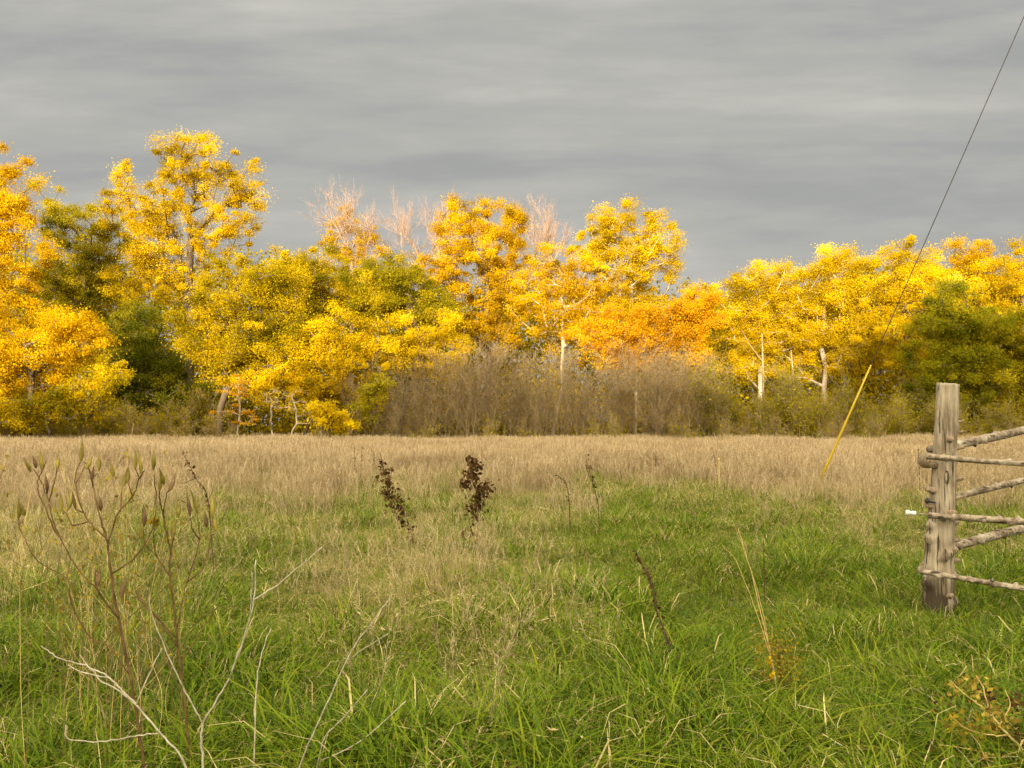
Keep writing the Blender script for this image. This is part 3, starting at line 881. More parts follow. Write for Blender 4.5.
# ------------------------------------------------------------------ rail fence
def wood_mat(name, cols, rot_z=None):
    m, nt, out = new_mat(name)
    N = nt.nodes.new; L = nt.links.new
    tc = N('ShaderNodeTexCoord'); mp = N('ShaderNodeMapping'); mp.inputs['Scale'].default_value = (1, 1, .09) if rot_z is not None else (1, 1, 1)
    L(tc.outputs['Object'], mp.inputs['Vector'])
    n1 = N('ShaderNodeTexNoise'); n1.inputs['Scale'].default_value = 26; n1.inputs['Detail'].default_value = 9; n1.inputs['Roughness'].default_value = .7
    L(mp.outputs[0], n1.inputs['Vector'])
    n2 = N('ShaderNodeTexNoise'); n2.inputs['Scale'].default_value = 5; n2.inputs['Detail'].default_value = 4
    L(tc.outputs['Object'], n2.inputs['Vector'])
    a = N('ShaderNodeMath'); a.operation = 'MULTIPLY_ADD'; a.inputs[1].default_value = .6; L(n1.outputs['Fac'], a.inputs[0])
    b = N('ShaderNodeMath'); b.operation = 'MULTIPLY'; b.inputs[1].default_value = .4; L(n2.outputs['Fac'], b.inputs[0]); L(b.outputs[0], a.inputs[2])
    r = ramp(nt, [(p, c) for p, c in zip((.34, .44, .52, .64), cols)]); L(a.outputs[0], r.inputs['Fac'])
    col = r.outputs['Color']
    if rot_z is not None:    # rotten dark bark left on the foot of the post
        sp = N('ShaderNodeSeparateXYZ'); L(tc.outputs['Object'], sp.inputs[0])
        f = N('ShaderNodeMath'); f.operation = 'MULTIPLY_ADD'; f.inputs[1].default_value = .42; f.inputs[2].default_value = rot_z - .21
        L(n2.outputs['Fac'], f.inputs[0])
        g = N('ShaderNodeMath'); g.operation = 'SUBTRACT'; L(f.outputs[0], g.inputs[0]); L(sp.outputs['Z'], g.inputs[1])
        h0 = N('ShaderNodeMath'); h0.operation = 'MULTIPLY'; h0.use_clamp = True; h0.inputs[1].default_value = 8; L(g.outputs[0], h0.inputs[0])
        h1 = N('ShaderNodeMapRange'); h1.inputs[1].default_value = .62; h1.inputs[2].default_value = .5; L(n1.outputs['Fac'], h1.inputs[0])
        h = N('ShaderNodeMath'); h.operation = 'MULTIPLY'; L(h0.outputs[0], h.inputs[0]); L(h1.outputs[0], h.inputs[1])
        mx = N('ShaderNodeMix'); mx.data_type = 'RGBA'; L(h.outputs[0], mx.inputs['Factor']); L(col, mx.inputs['A']); mx.inputs['B'].default_value = (.055, .04, .028, 1)
        col = mx.outputs['Result']
    # drying cracks along the grain
    mc = N('ShaderNodeMapping'); mc.inputs['Scale'].default_value = (1, 1, .05) if rot_z is not None else (.12, .5, 1)
    L(tc.outputs['Object'], mc.inputs['Vector'])
    n3 = N('ShaderNodeTexNoise'); n3.inputs['Scale'].default_value = 48; n3.inputs['Detail'].default_value = 3; L(mc.outputs[0], n3.inputs['Vector'])
    ck = N('ShaderNodeMapRange'); ck.inputs[1].default_value = .36; ck.inputs[2].default_value = .42; L(n3.outputs['Fac'], ck.inputs[0])
    mk = N('ShaderNodeMix'); mk.data_type = 'RGBA'; L(ck.outputs[0], mk.inputs['Factor']); mk.inputs['A'].default_value = (.06, .045, .03, 1); L(col, mk.inputs['B'])
    col = mk.outputs['Result']
    p = N('ShaderNodeBsdfPrincipled'); p.inputs['Roughness'].default_value = .85; p.inputs['Specular IOR Level'].default_value = .15
    L(col, p.inputs['Base Color'])
    bu = N('ShaderNodeBump'); bu.inputs['Strength'].default_value = .7; bu.inputs['Distance'].default_value = .012; L(n1.outputs['Fac'], bu.inputs['Height'])
    L(bu.outputs[0], p.inputs['Normal']); L(p.outputs[0], out.inputs['Surface'])
    return m


M['post'] = wood_mat('weathered_post_wood', [(.08, .06, .042), (.20, .155, .115), (.33, .27, .205), (.50, .43, .34)], rot_z=.40)
M['rail'] = wood_mat('weathered_rail_wood', [(.05, .035, .025), (.16, .12, .09), (.29, .235, .18), (.50, .44, .37)])
M['knot'] = noise_mat('knot_wood', [(.12, .08, .05), (.27, .20, .14), (.42, .34, .25)], 60)
M['white'] = noise_mat('white_plastic', [(.66, .66, .63), (.78, .78, .75)], 20, rough=.4, bump=0)
M['dark_knob'] = noise_mat('dark_plastic', [(.03, .03, .03), (.05, .05, .05)], 20, rough=.4, bump=0)


def log(pts, rads, knots=(), k=28, seed=0, rough=.06, step=.02, crook=0.0):
    """round log with uneven girth and branch knots; knots: (t along, angle, height, size)"""
    r = np.random.default_rng(seed)
    pts = np.asarray(pts, float)
    Ld = np.linalg.norm(pts[-1] - pts[0]); n = max(8, int(Ld / step))
    t = np.linspace(0, 1, n)
    seg = np.linspace(0, 1, len(pts))
    P = np.stack([np.interp(t, seg, pts[:, i]) for i in range(3)], 1)
    if crook:
        ph = r.uniform(0, 6, 4)
        P[:, 2] += crook * (np.sin(t * 5 + ph[0]) + .5 * np.sin(t * 13 + ph[1])); P[:, 1] += crook * (np.sin(t * 6 + ph[2]) + .5 * np.sin(t * 11 + ph[3]))
    R = np.interp(t, np.linspace(0, 1, len(rads)), rads)
    V, q, tri = tube(P, R, k)
    body = V[:n * k].reshape(n, k, 3); ctr = P[:, None, :]
    off = body - ctr
    th = np.arange(k) / k * 2 * math.pi
    TT, TH = np.meshgrid(t * Ld, th, indexing='ij')
    s = 1 + rough * (fbm(np.cos(TH) * 1.6 + seed, TT * 3.2 + np.sin(TH) * 1.6, seed, 4) - .5) * 2
    s = s + rough * .5 * (fbm(TH * 5 * 1.0, TT * 1.2, seed + 3, 2) - .5)
    for (kt, ka, kh, ks) in knots:
        da = (TH - ka + math.pi) % (2 * math.pi) - math.pi
        rr = ((TT - kt * Ld) ** 2 + (da * R.mean()) ** 2) / ks ** 2
        s = s + kh / R.mean() * np.exp(-rr ** 1.5)
    body[:] = ctr + off * s[:, :, None]
    return V, q, tri


def rot_end(V, q, tri):
    return V, q, tri


B = at(940, 620, 6.15); B[2] = 0
fence = thing('rail_fence', 'weathered log rail fence with a knotty thick post at the right edge', 'fence', tuple(B))
top = at(948, 384, 6.15) - B; bot = np.array([-.02, 0, 0])
PR = .105
kn = []
r = np.random.default_rng(3)
ax_ang = {}
# find which ring angle faces the camera: build once and look
def facing(pts):
    V, q, t = tube(np.asarray(pts, float), .1, 28)
    ring = V[:28] - np.asarray(pts[0]); return int(np.argmin(ring[:, 1])) / 28 * 2 * math.pi, int(np.argmax(ring[:, 0])) / 28 * 2 * math.pi
fa, fr = facing([bot - [0, 0, .3], top])
sg = 1 if ((fr - fa + math.pi) % (2 * math.pi) - math.pi) > 0 else -1
H = top[2] + .3
for (z, a, h, s_) in [(1.36, -.05, .022, .03), (.80, .25, .03, .035), (.76, -.2, .02, .03), (.83, .75, .035, .03), (1.05, 1.15, .03, .025), (1.45, 1.3, .03, .02), (1.6, 1.2, .02, .02),
                      (.9, -1.3, .035, .04), (.55, -1.2, .03, .05), (1.0, -1.25, .03, .03), (.18, .3, .025, .03), (.28, -.5, .02, .03), (.62, 1.2, .02, .03), (.42, 1.0, .025, .04)]:
    kn.append(((z + .3) / H, (fa + sg * a) % (2 * math.pi), h, s_))
V, q, t3 = log([bot - [0, 0, .3], bot, [bot[0] * .5 + top[0] * .15, 0, .5], top * .55 + [-.012, 0, 0], top], [.118, .112, .104, .098, .082, .078], kn, k=40, seed=4, rough=.09, step=.012)
cap_v = V[-1]; topz = V[:, 2].max()
up_ = V[:, 2] > topz - .012
V[up_, 2] += (fbm(V[up_, 0] * 40, V[up_, 1] * 40, 6, 2) - .5) * .03
MB().add(V, q, t3).build('post', M['post'], fence)
# sawn branch stumps that stand out of the post
for (z, a, ln_, rr_) in [(1.37, -.1, .035, .021), (.81, .2, .05, .024), (.77, -.3, .03, .017), (.20, .25, .035, .02), (1.06, 1.25, .05, .016), (1.30, 1.35, .05, .014), (1.42, 1.45, .045, .012),
                         (1.50, 1.4, .04, .012), (.92, 1.3, .045, .016), (.60, 1.3, .04, .016), (.98, -1.3, .05, .024), (.86, -1.4, .04, .02), (.45, 1.1, .04, .018)]:
    ctr = np.interp(z, [0, .5, top[2]], [bot[0], bot[0] * .5 + top[0] * .15, top[0]])
    pr_ = np.interp(z, [0, top[2]], [.108, .078])
    dv = np.array([math.sin(a), -math.cos(a), .25])
    c_0 = np.array([ctr, 0, z]) + dv * pr_ * .75; c_1 = np.array([ctr, 0, z]) + dv * (pr_ + ln_)
    V, q, t3 = log([c_0, c_1], [rr_ * 1.25, rr_ * .85], [], k=12, seed=int(z * 100), rough=.25, step=.01)
    MB().add(V, q, t3).build('knot', M['knot'], fence)


def rail(a, b, r0, r1, seed, knots=6, crook=.004, past=None, mat='rail'):
    rr = np.random.default_rng(seed)
    a = np.asarray(a) - B; b = np.asarray(b) - B
    ks = [(rr.uniform(), rr.uniform(0, 6.28), rr.uniform(.010, .026), rr.uniform(.009, .018)) for _ in range(knots * 6)]
    V, q, t3 = log([a, a * .5 + b * .5, b], np.array([r0, (r0 + r1) / 2, r1]) * .76, ks, k=16, seed=seed, rough=.2, crook=crook, step=.012)
    return MB().add(V, q, t3).build('rail', M[mat], fence)


def ext(p0, p1, s):
    """lengthen p0->p1 by factor s beyond p1"""
    p0 = np.asarray(p0); p1 = np.asarray(p1)
    return p0 + (p1 - p0) * s


# rails on the camera side, running right and a little nearer
for (x0, y0, x1, y1, ra, rb, sd_) in [(926, 457, 1024, 464, .027, .032, 71), (929, 515, 1024, 522, .030, .036, 72), (918, 571, 1024, 588, .026, .028, 73)]:
    p0 = at(x0, y0, 6.02); p1 = at(x1, y1, 5.80)
    rail(p0, ext(p0, p1, 4.2), ra, rb, sd_)
front_end = ext(at(929, 515, 6.02), at(1024, 522, 5.80), 4.0)
# rails behind the post, running right and away
for (x0, y0, x1, y1, ra, rb, sd_) in [(930, 449, 1024, 431, .044, .048, 74), (930, 504, 1024, 480, .034, .036, 75), (933, 551, 1024, 528, .045, .048, 76)]:
    p0 = at(x0, y0, 6.30); p1 = at(x1, y1, 7.1)
    rail(p0, ext(p0, p1, 2.9), ra, rb, sd_, knots=9, crook=.006)
back_end = ext(at(930, 504, 6.30), at(1024, 480, 7.1), 2.75)
for e, sd_ in ((front_end, 8), (back_end, 9)):
    e = e - B; e[2] = 0; off = np.array([0, .13, 0]) if sd_ == 8 else np.array([0, -.14, 0])
    V, q, t3 = log([e + off - [0, 0, .3], e + off + [0, 0, 1.75]], [.11, .09], [], k=24, seed=sd_, rough=.08)
    MB().add(V, q, t3).build('post', M['post'], fence)
# sawn stub blocks on the post's left side that carry the rail ends
for (px, py, rr_, ln) in [(932, 461, .062, .10), (934, 571, .066, .12)]:
    c = at(px, py, 6.16) - B
    V, q, t3 = log([c + [-.015, -.055, 0], c + [.01, .11, 0]], [rr_ * .85, rr_], [], k=20, seed=int(px), rough=.12, step=.01)
    MB().add(V, q, t3).build('stub', M['knot'], fence)
# fence wire insulator: thin rod with a white cap
c0 = at(932, 515, 5.99) - B; c1 = at(911, 513, 5.99) - B
rod = MB().tube([c0, c1], .006, 8).build('insulator_rod', M['rail'], fence)
V, q = blob([0, 0, 0], [1, 0, 0], .01, .01)
capm = MB()
d_ = (c1 - c0) / np.linalg.norm(c1 - c0)
capm.tube([c1 - d_ * .035, c1 - d_ * .03, c1 - d_ * .012, c1 - d_ * .008, c1 + d_ * .012, c1 + d_ * .016, c1 + d_ * .034, c1 + d_ * .038], [.010, .018, .018, .013, .013, .020, .020, .012], 16)
capm.build('insulator', M['white'], fence)
k0 = at(927, 501, 6.1) - B
MB().add(*blob(k0 + [0, 0, -.02], [.1, 0, 1], .05, .02)).add(*blob(k0 + [.0, 0, 0], [1, 0, -.2], .08, .008)).build('insulator_knob', M['dark_knob'], fence)

# ------------------------------------------------------------------ utility pole and its guy wire
GYW = 17.0
pb = at(1066, 430, 15.0); pb[2] = 0
ptop = at(1062, -70, 15.0)
pole = thing('utility_pole', 'tall brown wooden utility pole beyond the right edge that holds the guy wire', 'utility pole', tuple(pb))
MB().tube([[0, 0, -.5], [0, 0, 6], [0, 0, ptop[2] + .9]], [.16, .14, .11], 16).build('shaft', M['bark'], pole)
MB().tube([[-1.1, 0, ptop[2] + .4], [1.1, 0, ptop[2] + .4]], [.055, .055], 4).build('crossarm', M['bark'], pole, smooth=False)
for x_ in (-1.0, -.4, 1.0):
    MB().tube([[x_, 0, ptop[2] + .44], [x_, 0, ptop[2] + .5], [x_, 0, ptop[2] + .54], [x_, 0, ptop[2] + .6]], [.02, .05, .03, .045], 10).build('insulator', M['white'], pole)
a0 = at(812.5, 494, GYW); a0[2] = gz(a0[0], a0[1]) - .05
v0 = at(822, 473, GYW)
# the wire is one straight line from its anchor to the pole
def on_line(px, py):
    u = (px - 512) / F
    s = (u * a0[1] - a0[0]) / ((ptop[0] - a0[0]) - u * (ptop[1] - a0[1]))
    return a0 + (ptop - a0) * s
M['wire'] = noise_mat('dark_wire', [(.05, .04, .035), (.09, .075, .06)], 4, bump=0)
M['guard'] = noise_mat('yellow_plastic_guard', [(.42, .29, .01), (.55, .38, .015)], 3, rough=.35, bump=0, spec=.4)
guy = thing('guy_wire', 'long slanting guy wire with a yellow plastic guard on its lower end in the meadow', 'guy wire', tuple(a0))
MB().tube([np.zeros(3), (ptop - a0) * .5, ptop - a0], .0085, 6).build('cable', M['wire'], guy)
g1 = on_line(872, 352)
ga = (g1 - a0) * .02
MB().tube([ga, (g1 - a0) * .3, (g1 - a0) * .6, (g1 - a0)], [.029, .027, .023, .016], 10).build('guard', M['guard'], guy)

# ------------------------------------------------------------------ standing plants of the foreground
M['mw_stem'] = noise_mat('reddish_stem', [(.05, .026, .012), (.11, .062, .025), (.20, .125, .05)], 14, bump=.2)
M['mw_green'] = noise_mat('olive_stem', [(.08, .07, .025), (.17, .14, .05), (.28, .23, .10)], 14, bump=.2)
M['pod'] = noise_mat('seed_pod', [(.08, .05, .015), (.19, .15, .03), (.34, .27, .05)], 22, stretch=(1, 1, .5), bump=.4)
M['poddark'] = noise_mat('open_dark_pod', [(.05, .03, .015), (.12, .07, .035), (.2, .13, .06)], 22, bump=.4)
M['white_twig'] = noise_mat('bleached_twig', [(.20, .16, .12), (.38, .33, .26), (.52, .48, .41)], 30, bump=.2)
M['darkstalk'] = noise_mat('dark_dead_stalk', [(.03, .02, .013), (.07, .045, .03), (.13, .09, .06)], 30, bump=.2)
M['deadleaf'] = leaf_mat('dark_dead_leaves', [(.035, .018, .008), (.085, .045, .018), (.15, .085, .035), (.24, .15, .07)], noise_amt=.2)
M['straw_stalk'] = noise_mat('straw_stalk', [(.42, .28, .09), (.58, .42, .17), (.66, .52, .26)], 20, bump=.1)
M['yellowweed'] = leaf_mat('yellowed_weed_leaves', [(.12, .09, .018), (.22, .165, .022), (.34, .25, .025), (.50, .37, .03)], noise_amt=.2)


def z4(x, y):
    return (x * .4533, 420 + y * .4533)


class Plant:
    def __init__(s, name, label, cat, px, y, seed, group=None, py=430):
        s.b = at(px, py, y); s.b[2] = gz(s.b[0], s.b[1]) - .03; s.y = y
        s.o = thing(name, label, cat, tuple(s.b), group); s.r = np.random.default_rng(seed); s.m = {}; s.nodes = []

    def p(s, px, py, dy=0.0):
        return at(px, py, s.y + dy) - s.b

    def stem(s, pts, r0, r1, mat, spread=.12, part='stem', ground=False, dy0=0.0, k=7):
        n = len(pts); a = s.r.normal() * spread
        snap = None
        if not ground and s.nodes:
            q0 = s.p(*pts[0]); A = np.array(s.nodes); dd = np.hypot(A[:, 0] - q0[0], A[:, 2] - q0[2])
            mat = s.main
            snap = A[int(np.argmin(dd))]; dy0 = snap[1]
        P = [s.p(x, y, dy0 + a * (i / max(1, n - 1))) for i, (x, y) in enumerate(pts)]
        if snap is not None:
            P[0] = snap
        if ground:
            s.main = mat
            P[0] = np.array([P[0][0] * .6, P[0][1] * .6, 0.0])
        P = smooth_line(P, 6)
        Lp = np.linalg.norm(P[-1] - P[0]); s.nodes = s.nodes + [p.copy() for p in P]
        P[1:-1] += s.r.normal(size=(len(P) - 2, 3)) * min(.0014, Lp * .004)
        s.m.setdefault((part, mat), MB()).tube(P, np.linspace(r0, r1, len(P)) * (1 + s.r.normal(0, .06, len(P))), k)
        return P[-1]

    def each(s, part, mat, V, q):
        MB().add(V, q).build(part, M[mat], s.o)

    def cluster(s, c, n, rad, size, mat, part='foliage', up=0):
        C = np.asarray(c) + s.r.normal(size=(n, 3)) * np.array(rad)
        V, q = leaves_np(C, size, s.r, .6, up)
        s.m.setdefault((part, mat), []).append((V, q))

    def done(s):
        for (part, mat), mb in s.m.items():
            if isinstance(mb, list):
                n = 0; Vs = []; Qs = []
                for V, q in mb:
                    Vs.append(V); Qs.append(q + n); n += len(V)
                link(part, mesh_np(part, np.concatenate(Vs), [np.concatenate(Qs)], M[mat], {'tint': s.r.uniform(.05, .95, n // 4)}), s.o)
            else:
                mb.build(part, M[mat], s.o)
        return s.o


def pod_shape(c, ax, l, w, k=9, m=11):
    """seed pod: swollen below, drawn out into a slightly hooked beak"""
    ax = np.asarray(ax, float); ax /= np.linalg.norm(ax)
    a = np.cross(ax, [0.2, 0.9, 0.3]); a /= np.linalg.norm(a); b = np.cross(ax, a)
    th = np.arange(k) * 2 * math.pi / k
    prof = np.interp(np.linspace(0, 1, m), [0, .08, .3, .5, .75, 1], [.15, .55, 1, .9, .4, .05])
    V = []
    for i in range(m):
        t = i / (m - 1)
        V.append(np.asarray(c) + ax * l * t + a * l * .10 * t * t + w * prof[i] * ((1 + .12 * np.cos(3 * th))[:, None] * (np.cos(th)[:, None] * a + .7 * np.sin(th)[:, None] * b)))
    V = np.concatenate(V)
    q = [(i * k + j, i * k + (j + 1) % k, (i + 1) * k + (j + 1) % k, (i + 1) * k + j) for i in range(m - 1) for j in range(k)]
    return V, np.array(q)


def pod(pl, x, y, ln=30, w=7, mat='pod', tilt=0.0, dy=0.0):
    """seed pod standing at a place given in the enlarged view"""
    px, py = z4(x, y + ln * .55)
    c = pl.p(px, py, dy)
    ax = np.array([tilt + pl.r.normal() * .12, pl.r.normal() * .25, 1.0])
    l_ = ln * 1.35 * .4533 / F * pl.y; w_ = w * .4533 / F * pl.y * .48
    V, q = pod_shape(c, ax, l_, w_)
    pl.each('pod', mat, V, q)


G_MW = 'milkweed stalks with seed pods at the left'
a = Plant('milkweed_plant', 'tallest reddish milkweed stalk at the far left, forked, with the most seed pods', 'milkweed', 148, 3.0, 1, G_MW, py=825)
a.stem([z4(335, 900), z4(318, 768), z4(300, 640), z4(285, 550), z4(262, 440), z4(245, 340), z4(236, 262), z4(226, 232)], .0065, .0036, 'mw_stem', .05, ground=True)
for pts in ([(286, 560), (240, 500), (200, 480), (160, 410), (147, 350), (85, 312), (55, 262), (42, 232), (40, 195)],
            [(148, 352), (152, 325), (156, 300)], [(42, 232), (52, 218)],
            [(262, 440), (215, 375), (180, 340), (135, 265), (115, 215), (108, 180), (96, 148), (86, 128), (74, 108)],
            [(135, 265), (118, 238), (100, 190), (86, 165), (84, 135), (94, 112), (102, 88)], [(108, 180), (122, 130), (126, 100)],
            [(236, 262), (190, 215), (168, 150), (168, 112), (180, 90)], [(168, 125), (186, 105)],
            [(226, 232), (208, 160), (205, 130), (216, 118)], [(205, 130), (196, 105), (185, 92)],
            [(190, 215), (160, 232), (150, 212), (136, 195)], [(150, 212), (166, 196)],
            [(236, 270), (262, 205), (292, 168), (306, 130), (300, 108)], [(306, 130), (318, 112)], [(262, 205), (268, 165), (270, 148)], [(268, 165), (283, 140)],
            [(245, 340), (300, 300), (335, 240), (345, 180), (340, 120)],
            [(262, 440), (232, 400), (216, 380)]):
    a.stem([z4(*p) for p in pts], .0030, .0018, 'mw_stem' if len(pts) > 3 else 'mw_green', .12)
for v in [(42, 198, 34), (55, 200, 22), (68, 100, 28), (92, 92, 36), (104, 145, 34), (126, 95, 26), (80, 95, 22), (178, 72, 40), (190, 95, 26), (200, 118, 26), (218, 96, 32),
          (134, 185, 34), (150, 182, 32), (166, 180, 34), (298, 92, 34), (312, 98, 44), (270, 130, 34), (281, 122, 34), (338, 92, 36), (222, 188, 24), (250, 112, 26)]:
    pod(a, v[0], v[1], v[2], 9 + a.r.uniform() * 3, 'pod' if a.r.uniform() < .7 else 'poddark')
for v in [(214, 358, 34), (266, 380, 38)]:
    pod(a, v[0], v[1] - 8, v[2], 14, 'poddark')
a.done()
b = Plant('milkweed_plant', 'milkweed stalk just right of the tallest one, with one orange leaf', 'milkweed', 190, 3.15, 2, G_MW, py=810)
b.stem([z4(432, 860), z4(420, 768), z4(410, 640), z4(396, 540), z4(386, 430), z4(375, 345), z4(378, 290), z4(384, 250)], .0058, .0032, 'mw_stem', .05, ground=True)
for pts in ([(398, 470), (412, 360), (432, 300), (440, 255), (436, 215)], [(440, 270), (424, 240), (420, 215)], [(375, 345), (345, 300), (318, 268), (318, 240)],
            [(378, 300), (362, 215), (366, 170), (372, 155)], [(362, 215), (352, 175), (352, 155)], [(412, 370), (452, 320), (464, 262), (468, 225)], [(464, 262), (476, 250)],
            [(396, 540), (440, 470), (480, 412)], [(345, 300), (338, 262), (342, 235)], [(392, 500), (350, 440), (300, 380)], [(392, 480), (330, 420), (290, 380)]):
    b.stem([z4(*p) for p in pts], .0029, .0017, 'mw_stem' if b.r.uniform() < .5 else 'mw_green', .12)
for v in [(420, 190, 42), (436, 182, 48), (468, 195, 38), (456, 222, 28), (477, 228, 34), (380, 240, 44), (318, 215, 36), (352, 140, 32), (362, 125, 32), (373, 138, 36), (312, 250, 26), (392, 200, 24)]:
    pod(b, v[0], v[1], v[2], 9 + b.r.uniform() * 4, 'pod' if b.r.uniform() < .75 else 'poddark')
b.cluster(b.p(*z4(340, 222)), 5, (.008, .01, .012), .05, 'yellowweed', part='leaf')
b.done()
c_ = Plant('milkweed_plant', 'thin olive milkweed stalk leaning right between the two podded stalks and the bleached twigs', 'milkweed', 100, 3.4, 3, G_MW, py=790)
c_.stem([z4(250, 800), z4(235, 680), z4(200, 560), z4(160, 430), z4(148, 370)], .0045, .0022, 'mw_green', .1, ground=True)
for pts in ([(235, 680), (330, 560), (430, 450), (500, 400)], [(200, 560), (245, 470), (330, 400), (372, 360)], [(330, 560), (400, 500), (445, 440)], [(250, 730), (340, 620), (380, 540)]):
    c_.stem([z4(*p) for p in pts], .003, .0015, 'mw_green', .15)
c_.done()

mh = Plant('dry_weed', 'hazy tangle of thin tan branching weed stems around the milkweed stalks', 'weed', 118, 3.5, 31, py=780)
for k in range(60):
    x0 = 118 + mh.r.normal() * 46; x1 = x0 + mh.r.normal() * 26; ytop = mh.r.uniform(465, 590)
    dy_ = mh.r.uniform(-.35, .5)
    q0 = mh.p(x0, 770, dy_); q0[2] = 0
    P = smooth_line([q0, mh.p(x0 * .8 + x1 * .2 + mh.r.normal() * 7, 700, dy_), mh.p(x0 * .5 + x1 * .5 + mh.r.normal() * 8, 600 + mh.r.normal() * 15, dy_), mh.p(x1 + mh.r.normal() * 5, ytop, dy_)], 8)
    mh.m.setdefault(('stem', 'mw_green' if k % 5 else 'straw_stalk'), MB()).tube(P, np.linspace(.0016, .0007, len(P)), 5)
    for _ in range(8):
        i = mh.r.integers(9, len(P) - 1); o = mh.r.normal(size=3) * .06; o[2] = abs(o[2]) + .05
        Q = smooth_line([P[i], P[i] + o * .6, P[i] + o * 1.3 + [0, 0, .03]], 4)
        mh.m[('stem', 'mw_green' if k % 5 else 'straw_stalk')].tube(Q, np.linspace(.0012, .0006, len(Q)), 4)
        if mh.r.uniform() < .5:
            mh.cluster(Q[-1], 3, (.008, .008, .012), .022, 'yellowweed', part='foliage', up=2)
mh.done()

G_TW = 'bleached twigs sticking up from the foreground grass'
def twig(label, px, y, lines, r0=.006, seed=1, mat='white_twig', name='bleached_twig', cat='twig', group=G_TW, py=800, r1=.0018, lab=None):
    t = Plant(name, label, cat, px, y, seed, group, py=py)
    for i, ln in enumerate(lines):
        t.stem(ln, r0 * (1 if i == 0 else .62), r1, mat, .1, ground=(i == 0))
    return t.done()


twig('tall forked bleached twig right of the milkweed, its right arm reaching highest', 204, 2.9, [
    [(204, 800), (203, 768), (202, 729), (215, 703), (229, 678), (243, 640), (254, 600), (256, 560)], [(254, 600), (277, 585), (300, 566), (322, 547)],
    [(202, 724), (190, 700), (179, 678), (165, 648), (152, 615), (149, 598)], [(228, 680), (240, 650), (250, 615), (252, 572)]], .0048, 1)
twig('long bleached twig arching left through the foot of the milkweed', 190, 2.85, [
    [(192, 795), (186, 768), (160, 733), (136, 705), (120, 688), (104, 674), (82, 665), (59, 658), (41, 646)],
    [(136, 705), (118, 690), (100, 680), (80, 655)], [(136, 705), (150, 672), (162, 648)], [(110, 678), (82, 672), (68, 665)], [(158, 732), (135, 736), (100, 742), (68, 738), (66, 725)]], .004, 2)
twig('thin upright bleached twig standing alone right of the forked one', 254, 3.0, [[(253, 790), (254, 768), (256, 692), (261, 656), (271, 628)]], .0032, 3)
twig('straight bleached twig slanting up to the right near the picture bottom', 298, 3.0, [
    [(290, 800), (300, 768), (320, 719), (352, 651), (372, 622), (390, 598)], [(352, 653), (370, 645), (388, 634)]], .0036, 4)
twig('grey thin twig leaning right, lower of the slanting ones', 330, 3.1, [[(300, 790), (322, 744), (345, 716), (367, 690)], [(338, 768), (362, 740), (406, 701)]], .003, 5)

G_DW = 'dark dead weeds standing in the meadow'
d1 = Plant('dead_weed', 'darkest dead weed in mid meadow, with curled brown leaves in two tiers', 'weed', 477, 9.0, 5, G_DW, py=560)
d1.stem([(478, 560), (477, 520), (479, 500), (472, 480), (468, 455)], .009, .003, 'darkstalk', .05, ground=True)
d1.stem([(478, 515), (484, 500), (484, 486)], .006, .003, 'darkstalk', .1)
for (x, y_, n, s) in [(472, 463, 26, .05), (477, 467, 16, .04), (470, 474, 34, .055), (466, 484, 30, .05), (474, 481, 14, .04), (484, 489, 44, .06), (480, 498, 30, .05), (478, 508, 30, .05), (472, 505, 12, .04), (476, 520, 14, .05), (470, 535, 10, .05)]:
    d1.cluster(d1.p(x, y_, d1.r.normal() * .03), int(n * 1.9), (s * .85, s, s * .7), .062, 'deadleaf')
d1.done()
d2 = Plant('dead_weed', 'leaning dead weed with a ragged chain of brown leaves, left of the darkest one', 'weed', 414, 9.3, 6, G_DW, py=560)
d2.stem([(416, 560), (411, 531), (404, 515), (391, 498), (386, 480), (380, 452)], .009, .003, 'darkstalk', .05, ground=True)
for (x, y_, n, s) in [(384, 475, 30, .055), (388, 484, 14, .03), (389, 492, 26, .05), (392, 499, 28, .055), (397, 508, 24, .055), (404, 516, 22, .06), (409, 528, 16, .06), (381, 462, 8, .03), (411, 540, 10, .05)]:
    d2.cluster(d2.p(x, y_, d2.r.normal() * .03), int(n * 1.8), (s * .95, s, s * .75), .055, 'deadleaf')
d2.done()


def spike(label, y, pts, n=14, seed=1, r0=.006, size=.03, mat='darkstalk', leaf='deadleaf', group='thin dark seed spikes in the dry grass', name='seed_spike', cat='weed', from_t=.3, extra=()):
    t = Plant(name, label, cat, pts[0][0], y, seed, group, py=pts[0][1])
    t.stem(pts, r0, r0 * .4, mat, .03, ground=True)
    for e in extra:
        t.stem(e, r0 * .6, r0 * .3, mat, .05)
    P = smooth_line([t.p(*p) for p in pts], 6)
    k = int(len(P) * from_t)
    for i in np.linspace(k, len(P) - 1, n).astype(int):
        t.cluster(P[i], 3, (size * .35,) * 3, size, leaf, up=2)
    return t.done()


